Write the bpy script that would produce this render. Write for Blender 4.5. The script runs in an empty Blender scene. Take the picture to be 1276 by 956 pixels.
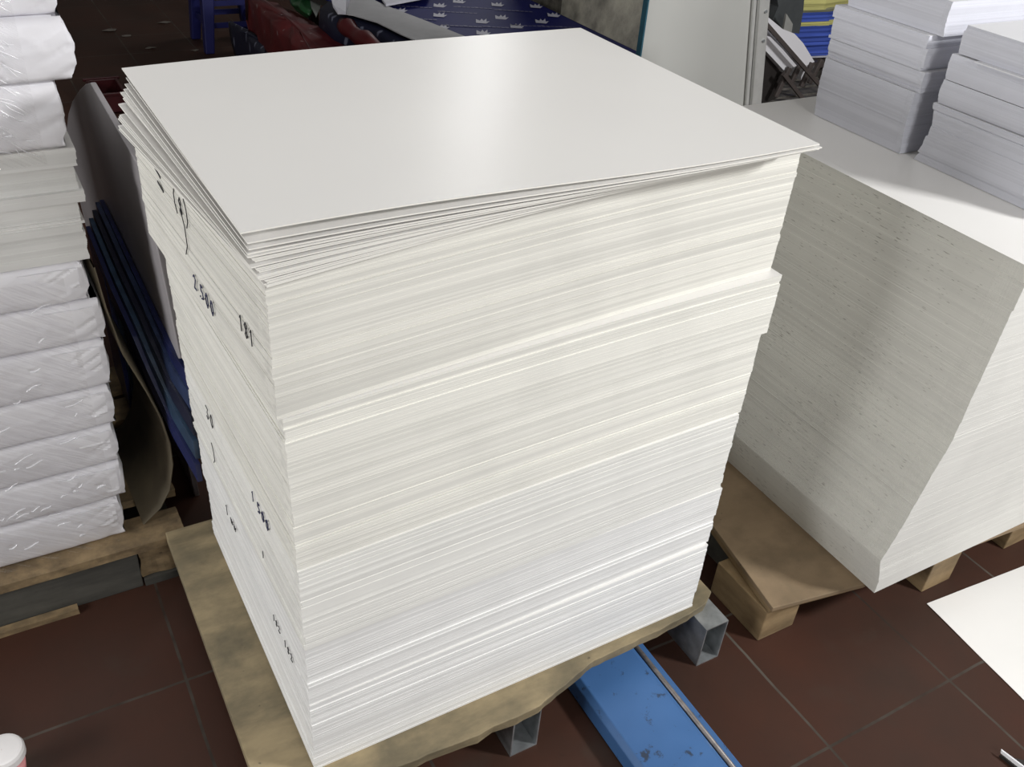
import bpy, bmesh, math, random
import numpy as np
from mathutils import Vector, Matrix, noise
PI = math.pi
scene = bpy.context.scene
COL = scene.collection
rad = math.radians

# ------------------------------------------------------------------ camera
FPX = 1156.25
CP = np.array([-0.2512, -0.9413, 1.6662])
PITCH, ROLL, YAW = rad(34.9168), rad(5.1168), rad(-32.3141)
def cam_axes(p, r, y):
    cy, sy = math.cos(y), math.sin(y)
    fwd = np.array([-sy*math.cos(p), cy*math.cos(p), -math.sin(p)])
    right = np.array([cy, sy, 0.0]); up = np.cross(right, fwd)
    return np.array([right*math.cos(r)+up*math.sin(r), -right*math.sin(r)+up*math.cos(r), fwd])
CM = cam_axes(PITCH, ROLL, YAW)
cd = bpy.data.cameras.new('camera'); cam = bpy.data.objects.new('camera', cd); COL.objects.link(cam)
r_, u_, f_ = CM
cam.matrix_world = Matrix(((r_[0], u_[0], -f_[0], CP[0]), (r_[1], u_[1], -f_[1], CP[1]), (r_[2], u_[2], -f_[2], CP[2]), (0, 0, 0, 1)))
cd.sensor_width = 36; cd.lens = FPX/1276*36; cd.clip_start = 0.02; cd.clip_end = 60
scene.camera = cam
def at(px, py, x=None, y=None, z=None):
    """the point of the room seen at a pixel of the photograph, on the plane x=, y= or z="""
    d = CM.T @ np.array([(px-638)/FPX, (478-py)/FPX, 1.0])
    t = (z-CP[2])/d[2] if z is not None else ((x-CP[0])/d[0] if x is not None else (y-CP[1])/d[1])
    return Vector(CP + t*d)

# ------------------------------------------------------------------ light
w = bpy.data.worlds.new('world'); scene.world = w; w.use_nodes = True
w.node_tree.nodes['Background'].inputs[0].default_value = (0.8, 0.85, 0.9, 1)
w.node_tree.nodes['Background'].inputs[1].default_value = 0.1
scene.view_settings.view_transform = 'Standard'; scene.view_settings.look = 'None'
scene.view_settings.exposure = 0.0; scene.view_settings.gamma = 1; scene.view_settings.use_curve_mapping = False
def area(name, loc, target, sx, sy, power, color=(1, 1, 1)):
    l = bpy.data.lights.new(name, 'AREA'); l.shape = 'RECTANGLE'; l.size = sx; l.size_y = sy; l.energy = power; l.color = color
    o = bpy.data.objects.new(name, l); COL.objects.link(o); o.location = loc
    o.rotation_euler = (Vector(target)-Vector(loc)).to_track_quat('-Z', 'Y').to_euler()
    return o
LAMPS_AND_FILLS = [
 ('key_lamp', (2.8, -1.95, 2.75), (0.7, 0.2, 0.6), 0.42, 0.42, 104),
 ('left_fill', (-3.3, -0.1, 1.7), (0, 0.3, 0.6), 1.5, 0.9, 68),  # added soft fill for the left faces of the piles
 ('front_fill', (0.3, -3.6, 2.4), (0, 0.3, 0.6), 1.2, 0.3, 50),  # added fill that brightens the front faces, mainly the left reams
 ('back_lamp', (3.9, 5.6, 3.1), (1.2, 1.0, 0.8), 1.3, 0.6, 38),
 ('top_fill', (0.0, 1.0, 3.25), (0.0, 1.0, 0), 1.2, 0.3, 14),  # added weak overhead fill for the upper surfaces
]
for a_ in LAMPS_AND_FILLS: area(*a_)

# ------------------------------------------------------------------ materials
MATS = {}
def new_mat(name):
    m = bpy.data.materials.new(name); m.use_nodes = True
    nt = m.node_tree; b = nt.nodes['Principled BSDF']
    return m, nt, b
def N(nt, t, **kw):
    n = nt.nodes.new(t)
    for k, v in kw.items(): setattr(n, k, v)
    return n
def ramp(nt, fac, stops):
    r = N(nt, 'ShaderNodeValToRGB'); e = r.color_ramp.elements
    while len(e) < len(stops): e.new(0.5)
    for i, (p, c) in enumerate(stops):
        e[i].position = p; e[i].color = (*c, 1) if len(c) == 3 else c
    nt.links.new(fac, r.inputs[0]); return r.outputs[0]
def coords(nt, kind='Object', scale=(1, 1, 1)):
    tc = N(nt, 'ShaderNodeTexCoord'); mp = N(nt, 'ShaderNodeMapping'); mp.inputs['Scale'].default_value = scale
    nt.links.new(tc.outputs[kind], mp.inputs[0]); return mp.outputs[0]
def noise_n(nt, vec, scale, detail=4, rough=0.5):
    n = N(nt, 'ShaderNodeTexNoise'); n.inputs['Scale'].default_value = scale; n.inputs['Detail'].default_value = detail
    n.inputs['Roughness'].default_value = rough; nt.links.new(vec, n.inputs['Vector']); return n.outputs['Fac']
def mixc(nt, fac, a, b, mode='MIX'):
    m = N(nt, 'ShaderNodeMix', data_type='RGBA', blend_type=mode)
    for s, v in ((m.inputs[0], fac), (m.inputs[6], a), (m.inputs[7], b)):
        if isinstance(v, (int, float)): s.default_value = v
        elif isinstance(v, tuple): s.default_value = (*v, 1)
        else: nt.links.new(v, s)
    return m.outputs[2]
def bump(nt, b, h, strength, dist=0.002):
    n = N(nt, 'ShaderNodeBump'); n.inputs['Strength'].default_value = strength; n.inputs['Distance'].default_value = dist
    nt.links.new(h, n.inputs['Height']); nt.links.new(n.outputs[0], b.inputs['Normal'])
def plain(name, c, rough=0.6, metal=0, var=0.12, scale=20, bs=0.15, spec=None):
    """plain colour with a little procedural wear"""
    if name in MATS: return MATS[name]
    m, nt, b = new_mat(name)
    f = noise_n(nt, coords(nt), scale)
    lo = tuple(max(0, x*(1-var)) for x in c); hi = tuple(min(1, x*(1+var)) for x in c)
    nt.links.new(ramp(nt, f, [(0.3, lo), (0.7, hi)]), b.inputs['Base Color'])
    b.inputs['Roughness'].default_value = rough; b.inputs['Metallic'].default_value = metal
    if spec is not None: b.inputs['Specular IOR Level'].default_value = spec
    if bs: bump(nt, b, f, bs)
    MATS[name] = m; return m
def edge_mat(name, c, contrast=0.12, flecks=0.0, vfreq=450, smudge=0.05, warm=None):
    """cut paper edges: fine lines running along each sheet (UV: u metres round the pile, v metres up)"""
    m, nt, b = new_mat(name)
    v1 = coords(nt, 'UV', (1.3, vfreq, 1)); v2 = coords(nt, 'UV', (0.5, vfreq*0.22, 1)); v3 = coords(nt, 'UV', (0.4, 55, 1))
    n1 = noise_n(nt, v1, 1.0, 2); n2 = noise_n(nt, v2, 1.0, 3); n3 = noise_n(nt, v3, 1.0, 2)
    a = N(nt, 'ShaderNodeMath', operation='MULTIPLY_ADD'); nt.links.new(n1, a.inputs[0]); a.inputs[1].default_value = 0.45; nt.links.new(n2, a.inputs[2])
    a2 = N(nt, 'ShaderNodeMath', operation='MULTIPLY_ADD'); nt.links.new(n3, a2.inputs[0]); a2.inputs[1].default_value = 0.5; nt.links.new(a.outputs[0], a2.inputs[2])
    lo = tuple(x*(1-contrast) for x in c); hi = tuple(min(0.93, x*(1+contrast*0.7)) for x in c)
    col = ramp(nt, a2.outputs[0], [(0.62, lo), (0.95, c), (1.25 if False else 1.0, hi)])
    sm = noise_n(nt, coords(nt, 'UV', (9, 5, 1)), 1.0, 5)
    col = mixc(nt, 1.0, col, ramp(nt, sm, [(0.3, (1-smudge,)*3), (0.55, (1, 1, 1))]), 'MULTIPLY')
    if flecks:
        fl = noise_n(nt, coords(nt, 'UV', (48, 330, 1)), 1.0, 1)
        big = noise_n(nt, coords(nt, 'UV', (7, 7, 1)), 1.0, 1)
        ad = N(nt, 'ShaderNodeMath', operation='MULTIPLY_ADD'); nt.links.new(big, ad.inputs[0]); ad.inputs[1].default_value = 0.18; nt.links.new(fl, ad.inputs[2])
        col = mixc(nt, ramp(nt, ad.outputs[0], [(0.77, (0, 0, 0)), (0.81, (flecks,)*3)]), col, (0.12, 0.10, 0.07))
    nt.links.new(col, b.inputs['Base Color'])
    b.inputs['Roughness'].default_value = 0.85; b.inputs['Specular IOR Level'].default_value = 0.2
    bump(nt, b, a2.outputs[0], 0.25, 0.0006)
    return m
M_EDGE_W = edge_mat('board_edge_warm', (0.82, 0.81, 0.75), 0.115)
M_EDGE_C = edge_mat('board_edge_cool', (0.86, 0.858, 0.84), 0.09)
M_EDGE_U = edge_mat('board_edge_upper', (0.76, 0.748, 0.69), 0.125)
M_EDGE_M = edge_mat('board_edge_middle', (0.83, 0.825, 0.785), 0.10)
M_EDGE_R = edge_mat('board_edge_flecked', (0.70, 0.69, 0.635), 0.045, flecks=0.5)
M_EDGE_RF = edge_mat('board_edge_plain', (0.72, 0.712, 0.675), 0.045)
M_EDGE_P = edge_mat('book_edge', (0.66, 0.665, 0.72), 0.07, vfreq=300, smudge=0.04)
M_TOP = plain('coated_board_face', (0.86, 0.845, 0.815), 0.36, var=0.012, scale=3, bs=0.0)
M_PTOP = plain('paper_face', (0.80, 0.80, 0.82), 0.7, var=0.02, scale=8, bs=0.05)
M_FLOOR, nt, b = new_mat('floor_tiles')
tc = coords(nt, 'Object'); br = N(nt, 'ShaderNodeTexBrick'); br.offset = 0; br.squash = 1
mp = N(nt, 'ShaderNodeMapping'); mp.inputs['Location'].default_value = (0.1315+0.0, 0.3275, 0)
nt.links.new(tc, mp.inputs[0]); 
# warp the joints slightly so that they are not ruler straight
wn = N(nt, 'ShaderNodeTexNoise'); wn.inputs['Scale'].default_value = 9; wn.inputs['Detail'].default_value = 5; nt.links.new(tc, wn.inputs['Vector'])
wm = N(nt, 'ShaderNodeVectorMath', operation='MULTIPLY_ADD'); nt.links.new(wn.outputs['Color'], wm.inputs[0]); wm.inputs[1].default_value = (0.006, 0.006, 0); nt.links.new(mp.outputs[0], wm.inputs[2])
nt.links.new(wm.outputs[0], br.inputs['Vector'])
br.inputs['Scale'].default_value = 1; br.inputs['Brick Width'].default_value = 0.3745; br.inputs['Row Height'].default_value = 0.369
br.inputs['Mortar Size'].default_value = 0.0035; br.inputs['Mortar Smooth'].default_value = 0.3; br.inputs['Bias'].default_value = 0
br.inputs['Color1'].default_value = (0.066, 0.026, 0.016, 1); br.inputs['Color2'].default_value = (0.056, 0.023, 0.015, 1); br.inputs['Mortar'].default_value = (0.115, 0.098, 0.078, 1)
n1 = noise_n(nt, tc, 2.2, 8, 0.65); n2 = noise_n(nt, tc, 45, 4)
dirt = noise_n(nt, tc, 5, 6)
gv = noise_n(nt, tc, 1.7, 5, 0.7)
jc = mixc(nt, ramp(nt, gv, [(0.40, (0, 0, 0)), (0.62, (1, 1, 1))]), (0.035, 0.026, 0.020), (0.135, 0.12, 0.10)); nt.links.new(jc, br.inputs['Mortar'])
c1 = mixc(nt, ramp(nt, n1, [(0.35, (0, 0, 0)), (0.7, (0.75, 0.75, 0.75))]), br.outputs['Color'], (0.036, 0.0225, 0.0165))
c2 = mixc(nt, ramp(nt, n2, [(0.66, (0, 0, 0)), (0.8, (0.35,)*3)]), c1, (0.02, 0.015, 0.01))
c3 = mixc(nt, ramp(nt, dirt, [(0.6, (0, 0, 0)), (0.75, (0.4,)*3)]), c2, (0.05, 0.045, 0.035))
nt.links.new(c3, b.inputs['Base Color']); b.inputs['Roughness'].default_value = 0.55
b.inputs['Specular IOR Level'].default_value = 0.25
bump(nt, b, n2, 0.1, 0.002)

def wood(name, c, dark, scale=(3, 22, 22), stain=0.5, stainc=(0.10, 0.08, 0.05), rough=0.75, ss=7):
    m, nt, b = new_mat(name)
    g = noise_n(nt, coords(nt, 'Object', scale), 1.0, 6, 0.6)
    col = ramp(nt, g, [(0.3, dark), (0.6, c), (0.8, tuple(min(1, x*1.15) for x in c))])
    s = noise_n(nt, coords(nt, 'Object', (1, 1, 1)), ss, 6, 0.6)
    col = mixc(nt, ramp(nt, s, [(0.45, (0, 0, 0)), (0.68, (stain,)*3)]), col, stainc)
    k = noise_n(nt, coords(nt), 60, 2)
    col = mixc(nt, ramp(nt, k, [(0.72, (0, 0, 0)), (0.78, (0.6,)*3)]), col, (0.05, 0.04, 0.03))
    nt.links.new(col, b.inputs['Base Color']); b.inputs['Roughness'].default_value = rough; bump(nt, b, g, 0.35, 0.003)
    return m
M_DECK = wood('pallet_plank', (0.36, 0.285, 0.165), (0.17, 0.14, 0.085), scale=(5, 16, 16), stain=0.8, stainc=(0.115, 0.10, 0.065), ss=6)
M_PLY = wood('brown_board', (0.30, 0.215, 0.13), (0.24, 0.17, 0.10), scale=(4, 9, 9), stain=0.5, stainc=(0.15, 0.11, 0.065), ss=12)
M_BLOCK = wood('pallet_block', (0.33, 0.23, 0.12), (0.19, 0.125, 0.06), scale=(9, 9, 30), stain=0.4)
M_DARKWOOD = wood('dark_pallet_wood', (0.105, 0.10, 0.085), (0.05, 0.048, 0.042), stain=0.4, stainc=(0.04, 0.04, 0.036))
M_STEEL = plain('galvanised_steel', (0.42, 0.44, 0.45), 0.42, 0.7, 0.25, 35, 0.1)
M_ALU = plain('aluminium', (0.62, 0.62, 0.60), 0.35, 0.35, 0.06, 30, 0.05)
M_BLACK = plain('black_metal', (0.035, 0.030, 0.028), 0.5, 0.2)
M_ROD = plain('rack_rod', (0.085, 0.07, 0.065), 0.5, 0.1)
M_INK = plain('pen_ink', (0.035, 0.04, 0.10), 0.7, bs=0)
M_INKB = plain('pen_ink_black', (0.03, 0.03, 0.035), 0.7, bs=0)

# ------------------------------------------------------------------ helpers
def tag(o, label=None, cat=None, group=None, kind=None):
    if label: o['label'] = label
    if cat: o['category'] = cat
    if group: o['group'] = group
    if kind: o['kind'] = kind
    return o
def thing(name, loc, label, cat, group=None, rz=0):
    o = bpy.data.objects.new(name, None); COL.objects.link(o); o.location = loc; o.rotation_euler = (0, 0, rz); o.empty_display_size = 0.05
    return tag(o, label, cat, group)
def mesh_obj(name, verts, faces, mats, parent=None, midx=None, uvs=None, smooth=False, loc=None):
    me = bpy.data.meshes.new(name); me.from_pydata([tuple(v) for v in verts], [], faces)
    for m in (mats if isinstance(mats, (list, tuple)) else [mats]): me.materials.append(m)
    if midx is not None: me.polygons.foreach_set('material_index', midx)
    if uvs is not None:
        ul = me.uv_layers.new(name='UVMap'); li = np.empty(len(me.loops), dtype=np.int32); me.loops.foreach_get('vertex_index', li)
        ul.data.foreach_set('uv', np.asarray(uvs, dtype=np.float32)[li].ravel())
    if smooth: me.polygons.foreach_set('use_smooth', [True]*len(me.polygons))
    me.update()
    o = bpy.data.objects.new(name, me); COL.objects.link(o)
    if loc is not None: o.location = loc
    if parent is not None:
        o.parent = parent
        if loc is None: pass
    return o
class MB:
    """collects simple shapes in world space and links them as one mesh object"""
    def __init__(s): s.v = []; s.f = []; s.m = []
    def add(s, vs, fs, m=0):
        n = len(s.v); s.v += [Vector(v) for v in vs]; s.f += [[i+n for i in f] for f in fs]; s.m += [m]*len(fs); return s
    def hexa(s, p, m=0):   # 4 bottom ccw + 4 top ccw
        return s.add(p, [(3, 2, 1, 0), (4, 5, 6, 7), (0, 1, 5, 4), (1, 2, 6, 5), (2, 3, 7, 6), (3, 0, 4, 7)], m)
    def box(s, x0, x1, y0, y1, z0, z1, m=0):
        return s.hexa([(x0, y0, z0), (x1, y0, z0), (x1, y1, z0), (x0, y1, z0), (x0, y0, z1), (x1, y0, z1), (x1, y1, z1), (x0, y1, z1)], m)
    def bar(s, a, b, wd, th, m=0, up=(0, 0, 1)):
        a = Vector(a); b = Vector(b); d = (b-a).normalized(); u = Vector(up); sd = d.cross(u)
        if sd.length < 1e-4: sd = d.cross(Vector((1, 0, 0)))
        sd.normalize(); u = sd.cross(d).normalized()
        p = []
        for q in (a, b): p += [q-sd*wd/2-u*th/2, q+sd*wd/2-u*th/2, q+sd*wd/2+u*th/2, q-sd*wd/2+u*th/2]
        return s.hexa(p, m)
    def tube(s, pts, r, n=10, m=0, cap=True):
        pts = [Vector(p) for p in pts]; rr = r if isinstance(r, (list, tuple)) else [r]*len(pts); vs = []
        for i, p in enumerate(pts):
            d = (pts[min(i+1, len(pts)-1)]-pts[max(i-1, 0)]).normalized()
            a = d.cross(Vector((0, 0, 1)));  a = a if a.length > 1e-3 else Vector((1, 0, 0)); a.normalize(); c = d.cross(a)
            vs += [p+(a*math.cos(2*PI*k/n)+c*math.sin(2*PI*k/n))*rr[i] for k in range(n)]
        fs = [(i*n+k, i*n+(k+1) % n, (i+1)*n+(k+1) % n, (i+1)*n+k) for i in range(len(pts)-1) for k in range(n)]
        if cap: fs += [tuple(range(n-1, -1, -1)), tuple(range((len(pts)-1)*n, len(pts)*n))]
        return s.add(vs, fs, m)
    def prism(s, pts, off, m=0):   # polygon extruded by a vector
        n = len(pts); off = Vector(off); vs = [Vector(p) for p in pts]+[Vector(p)+off for p in pts]
        return s.add(vs, [tuple(range(n-1, -1, -1)), tuple(range(n, 2*n))]+[(i, (i+1) % n, n+(i+1) % n, n+i) for i in range(n)], m)
    def build(s, name, mats, parent=None, bevel=0, smooth=False, origin=None):
        org = Vector(origin) if origin is not None else Vector((0, 0, 0))
        pl = Vector(parent_world(parent)) if parent else Vector((0, 0, 0))
        vs = [v-org-pl for v in s.v] if parent else [v-org for v in s.v]
        o = mesh_obj(name, vs, s.f, mats, parent, s.m, smooth=smooth)
        bm = bmesh.new(); bm.from_mesh(o.data); bmesh.ops.recalc_face_normals(bm, faces=bm.faces)
        bm.to_mesh(o.data); bm.free()
        if not parent: o.location = org
        elif origin is not None: o.location = org
        if bevel:
            md = o.modifiers.new('bevel', 'BEVEL'); md.width = bevel; md.segments = 2; md.limit_method = 'ANGLE'
        return o
def parent_world(p):
    v = Vector((0, 0, 0))
    while p is not None: v += p.location; p = p.parent
    return v

def pile(name, org, w, d, z0, z1, theta, nl, jit, mats, seed, sag=None, lean=(0, 0), nx=22, ny=16, big=0.0015, bigp=0.04, parent=None, bow=0.0, prof=None):
    """a pile of sheets: every thin layer has its own small shift, the top is a face of its own material"""
    rnd = np.random.RandomState(seed)
    U = np.concatenate([np.linspace(0, 1, nx+1)[:-1], np.ones(ny), np.linspace(1, 0, nx+1)[:-1], np.zeros(ny)])
    V = np.concatenate([np.zeros(nx), np.linspace(0, 1, ny+1)[:-1], np.ones(nx), np.linspace(1, 0, ny+1)[:-1]])
    per = np.concatenate([[0], np.cumsum(np.hypot(np.diff(U)*w, np.diff(V)*d))])
    R = len(U); ct, st = math.cos(theta), math.sin(theta)
    verts = []; uvs = []; dx = dy = 0.0
    gx, gy = np.meshgrid(np.linspace(0, 1, nx+1), np.linspace(0, 1, ny+1))
    off = []
    bx = by = 0
    for k in range(nl):
        dx = dx*0.8+rnd.randn()*jit; dy = dy*0.8+rnd.randn()*jit
        if rnd.rand() < bigp: bx, by = rnd.randn()*big, rnd.randn()*big
        if rnd.rand() < bigp*1.5: bx = by = 0
        off.append((dx+bx, dy+by))
    def place(u, v, t, o):
        lx, ly = lean[0]*t, lean[1]*t
        if prof: q = prof(t); lx += q[0]; ly += q[1]
        X = u*w; Y = v*d
        x = X*ct-Y*st+lx+o[0]; y = X*st+Y*ct+ly+o[1]
        return x, y
    for k in range(nl):
        for e in (0, 1):
            t = (k+e)/nl; zz = z0+(z1-z0)*t-z0
            x, y = place(U, V, (k+0.5)/nl, off[k])
            z = zz+(sag(U, V, z0+zz) if sag is not None else 0)
            verts.append(np.stack([x, y, z+np.zeros(R)], 1)); uvs.append(np.stack([per+seed*3.7, np.full(R, z0+zz)], 1))
    faces = []
    nr = 2*nl
    for k in range(nr-1):
        a = k*R; b_ = (k+1)*R
        faces += [(a+i, a+(i+1) % R, b_+(i+1) % R, b_+i) for i in range(R)]
    midx = [0]*len(faces)
    if len(mats) > 2:
        side = [2 if i < nx+ny or i < nx else 0 for i in range(R)]; side = [2 if i < nx+ny else 0 for i in range(R)]
        midx = side*(nr-1)
    base = nr*R
    for which, t, o in ((1, 1.0, off[-1]), (0, 0.0, off[0])):
        x, y = place(gx.ravel(), gy.ravel(), (nl-0.5)/nl if which else 0.5/nl, o)
        zz = (z1-z0)*t
        z = zz+(sag(gx.ravel(), gy.ravel(), z0+zz) if sag is not None else 0)
        verts.append(np.stack([x, y, z+np.zeros(x.size)], 1)); uvs.append(np.stack([x, y], 1))
        for j in range(ny):
            for i in range(nx):
                q = base+j*(nx+1)+i
                f = (q, q+1, q+nx+2, q+nx+1)
                faces.append(f if which else f[::-1]); midx.append(1)
        base += (nx+1)*(ny+1)
    o = mesh_obj(name, np.concatenate(verts), faces, mats, parent, midx, np.concatenate(uvs))
    o.location = Vector((org[0], org[1], z0))-(parent_world(parent) if parent else Vector((0, 0, 0)))
    return o

# ------------------------------------------------------------------ the room
def structure(name, mb, m):
    o = mb.build(name, m); o['kind'] = 'structure'; return o
structure('floor', MB().box(-5, 7, -5, 8, -0.05, 0), M_FLOOR)
M_WALL = plain('painted_wall', (0.36, 0.35, 0.33), 0.8, var=0.08, scale=2)
structure('ceiling', MB().box(-5, 7, -5, 8, 3.4, 3.45), M_WALL)
structure('wall_back', MB().box(-5, 7, 8, 8.1, 0, 3.4), M_WALL)
structure('wall_front', MB().box(-5, 7, -5.1, -5, 0, 3.4), M_WALL)
structure('wall_left', MB().box(-5.1, -5, -5, 8, 0, 3.4), M_WALL)
structure('wall_right', MB().box(7, 7.1, -5, 8, 0, 3.4), M_WALL)
# rough concrete pillar behind the wrapped table
M_CONC, nt, b = new_mat('rough_concrete')
v = coords(nt, 'Object', (1, 1, 0.6)); f = noise_n(nt, v, 7, 8, 0.65); f2 = noise_n(nt, v, 2.5, 4)
nt.links.new(mixc(nt, ramp(nt, f2, [(0.42, (0, 0, 0)), (0.58, (1, 1, 1))]), ramp(nt, f, [(0.35, (0.16, 0.15, 0.13)), (0.5, (0.30, 0.285, 0.24)), (0.65, (0.42, 0.40, 0.33))]),
    ramp(nt, f, [(0.4, (0.09, 0.085, 0.07)), (0.62, (0.26, 0.245, 0.20))])), b.inputs['Base Color'])
b.inputs['Roughness'].default_value = 0.9; bump(nt, b, f, 0.8, 0.02)
structure('wall_pillar', MB().box(2.33, 2.93, 3.0, 3.5, 0, 3.4), M_CONC)

# ------------------------------------------------------------------ main pile: pallet
P = thing('pallet', (0.4, 0.3, 0), 'low pallet of stained wooden boards on steel tubes under the tall central pile', 'pallet')
def wavy_deck():
    n = 60; x0, x1 = -0.092, 0.925; yb = 0.70; vs = []; fs = []
    ctrl = [(0, -0.045), (0.2, -0.058), (0.38, -0.068), (0.52, -0.062), (0.60, -0.040), (0.66, -0.022), (0.78, -0.018), (0.88, -0.014), (0.97, 0.0), (1.0, 0.02)]
    for i in range(n+1):
        u = i/n
        j = max(k for k in range(len(ctrl)) if ctrl[k][0] <= u+1e-9); j = min(j, len(ctrl)-2)
        t = (u-ctrl[j][0])/(ctrl[j+1][0]-ctrl[j][0]); y = ctrl[j][1]*(1-t)+ctrl[j+1][1]*t
        y += 0.0025*noise.noise(Vector((u*40, 0, 0)))+0.004*noise.noise(Vector((u*11, 3, 0)))
        x = x0+(x1-x0)*u
        vs += [(x, y, 0.150), (x, y+0.004+0.003*noise.noise(Vector((u*25, 9, 0))), 0.121), (x, yb, 0.150), (x, yb, 0.121)]
    for i in range(n):
        a = 4*i; c = a+4
        fs += [(a, c, c+2, a+2), (a+1, a+3, c+3, c+1), (a, a+1, c+1, c), (a+2, c+2, c+3, a+3)]
    fs += [(0, 2, 3, 1), (4*n, 4*n+1, 4*n+3, 4*n+2)]
    return MB().add(vs, fs)
wavy_deck().build('deck', M_DECK, P, bevel=0.002)
def steel_tube(xa, xb, ya, yb, h):
    m = MB(); t = 0.003; k = 0.0
    o_ = [(xa, 0.0), (xb, 0.0), (xb, h), (xa, h)]; i_ = [(xa+t, t), (xb-t, t), (xb-t, h-t), (xa+t, h-t)]
    vs = [(x, y, z) for y in (ya, yb) for (x, z) in o_+i_]; fs = []
    for q in range(4):
        r = (q+1) % 4
        fs += [(q, r, 8+r, 8+q), (4+q, 12+q, 12+r, 4+r), (q, 4+q, 4+r, r), (8+q, 8+r, 12+r, 12+q)]
    return m.add(vs, fs)
for xa, xb, ya in ((0.866, 0.928, -0.044), (0.385, 0.447, -0.052), (0.03, 0.092, -0.02)):
    steel_tube(xa, xb, ya, 0.69, 0.1205).build('steel_runner', M_STEEL, P)

# ------------------------------------------------------------------ main pile: lifts of board
def sag_main(u, v, z):
    k = (z-0.15)/1.0
    return -(0.034+0.036*v)*np.power(1-u, 1.7)*k
LG = 'lifts of board in the tall central pile'
lifts = [  # z0, z1, x, y, width, theta, seed, material, layers, label
 (0.150, 0.335, 0.008, 0.000, 0.850, 0.006, 3, M_EDGE_C, 80, 'lowest lift of white board sheets in the tall central pile, resting on the wooden deck'),
 (0.335, 0.481, 0.008, 0.004, 0.856, 0.012, 4, M_EDGE_C, 62, 'second lift from the bottom of the tall central pile, marked 182'),
 (0.481, 0.664, 0.007, 0.001, 0.852, 0.018, 5, M_EDGE_M, 78, 'third lift of white board from the bottom of the tall central pile, marked 1 500'),
 (0.664, 0.838, 0.006, 0.003, 0.858, 0.020, 6, M_EDGE_W, 74, 'cream-edged lift of board at mid height of the tall central pile'),
 (0.838, 0.953, 0.004, 0.000, 0.870, 0.020, 7, M_EDGE_W, 50, 'cream-edged lift jutting out as a ledge under the uppermost lift of the central pile'),
 (0.9535, 1.164, -0.003, 0.002, 0.868, 0.040, 8, M_EDGE_U, 90, 'uppermost bulky lift of cream-edged board, under the loose top sheets of the central pile'),
]
LO = []
for z0, z1, x, y, wd, th, sd, mt, nl, lab in lifts:
    o = pile('board_lift', (x, y), wd, 0.648, z0, z1, th, int(nl*1.25), 0.0002, [mt, M_TOP], sd, sag=sag_main, big=0.0012, bigp=0.05)
    tag(o, lab, 'paper stack', LG); LO.append((o, x, y, th, z0, z1, sd))

# loose top sheets
NS = 20
gaps = [0.0, .028, .056, .10, .128, .185, .213, .241, .30, .328, .356, .42, .50, .528, .556, .62, .66, .76, .86, 1.0]
shifts = [(0, 0), (.001, 0), (-.001, .001), (.004, -.004), (.003, -.003), (-.002, -.009), (-.003, -.008), (-.002, -.008), (.002, -.003), (.001, -.002), (.001, -.001), (-.004, -.008), (.003, -.004), (.002, -.003), (.002, -.004), (-.002, -.010), (0, -.004), (.002, -.011), (.003, -.008), (0, 0)]
rs = random.Random(5)
def loose_sheet(i):
    t = i/(NS-1); g = gaps[i]; nx, ny = 40, 24
    th = 0.070*(1-t)**0.9+rs.uniform(-.003, .003)
    if i == NS-1: th = 0.0
    x0 = -0.006-0.027*t+shifts[i][0]; y0 = -0.017-0.019*t+shifts[i][1]*0.5
    if i == NS-1: x0, y0 = -0.034, -0.035
    ph = rs.uniform(0, 6); vs = []; fs = []
    u, v = np.meshgrid(np.linspace(0, 1, nx+1), np.linspace(0, 1, ny+1)); u = u.ravel(); v = v.ravel()
    W, D = 0.850, 0.648
    x = x0+u*W*math.cos(th)-v*D*math.sin(th); y = y0+u*W*math.sin(th)+v*D*math.cos(th)
    bottom = 1.1655+sag_main(u, v, 1.165)
    top = 1.2085-0.010*np.power(1-u, 3)*v+0.0045*np.sin(u*5.2+0.6)*(1-v)-0.003*v
    gg = g+0.03*np.sin(PI*g)*np.sin(u*5+1.0+2.0*g)
    z = bottom+(top-bottom)*gg+0.0003
    vt = np.concatenate([np.stack([x, y, z+0.0017], 1), np.stack([x, y, z], 1)])
    n = (nx+1)*(ny+1)
    for j in range(ny):
        for q in range(nx):
            a = j*(nx+1)+q; fs.append((a, a+1, a+nx+2, a+nx+1)); fs.append((n+a, n+a+nx+1, n+a+nx+2, n+a+1))
    m = [0]*len(fs)
    bd = [q for q in range(nx)]+[j*(nx+1)+nx for j in range(ny)]+[ny*(nx+1)+q for q in range(nx, 0, -1)]+[j*(nx+1) for j in range(ny, 0, -1)]
    vt = np.concatenate([vt, vt[bd], vt[[n+q_ for q_ in bd]]]); nb = len(bd)
    for a in range(nb): c = (a+1) % nb; fs.append((2*n+a, 2*n+nb+a, 2*n+nb+c, 2*n+c)); m.append(1)
    o = mesh_obj('board_sheet', vt-np.array([x0, y0, 1.16]), fs, [M_TOP, M_SHEETEDGE], None, m, smooth=False)
    o.location = (x0, y0, 1.16)
    for k, p in enumerate(o.data.polygons): p.use_smooth = (m[k] == 0)
    ORD = ['second', 'third', 'fourth', 'fifth', 'sixth', 'seventh', 'eighth', 'ninth', 'tenth', 'eleventh', 'twelfth', 'thirteenth', 'fourteenth', 'fifteenth', 'sixteenth', 'seventeenth', 'eighteenth']
    if i == NS-1: lab = 'large glossy white sheet lying on the very top of the central pile'
    elif i == 0: lab = 'lowest of the loose white sheets, drooping on the uppermost lift of the central pile'
    else: lab = 'thin loose white sheet, '+ORD[NS-2-i]+' from the top of the central pile' if NS-2-i < len(ORD) else 'thin loose white sheet just above the lowest loose one of the central pile'
    tag(o, lab, 'sheet', 'loose board sheets on the central pile')
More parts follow.
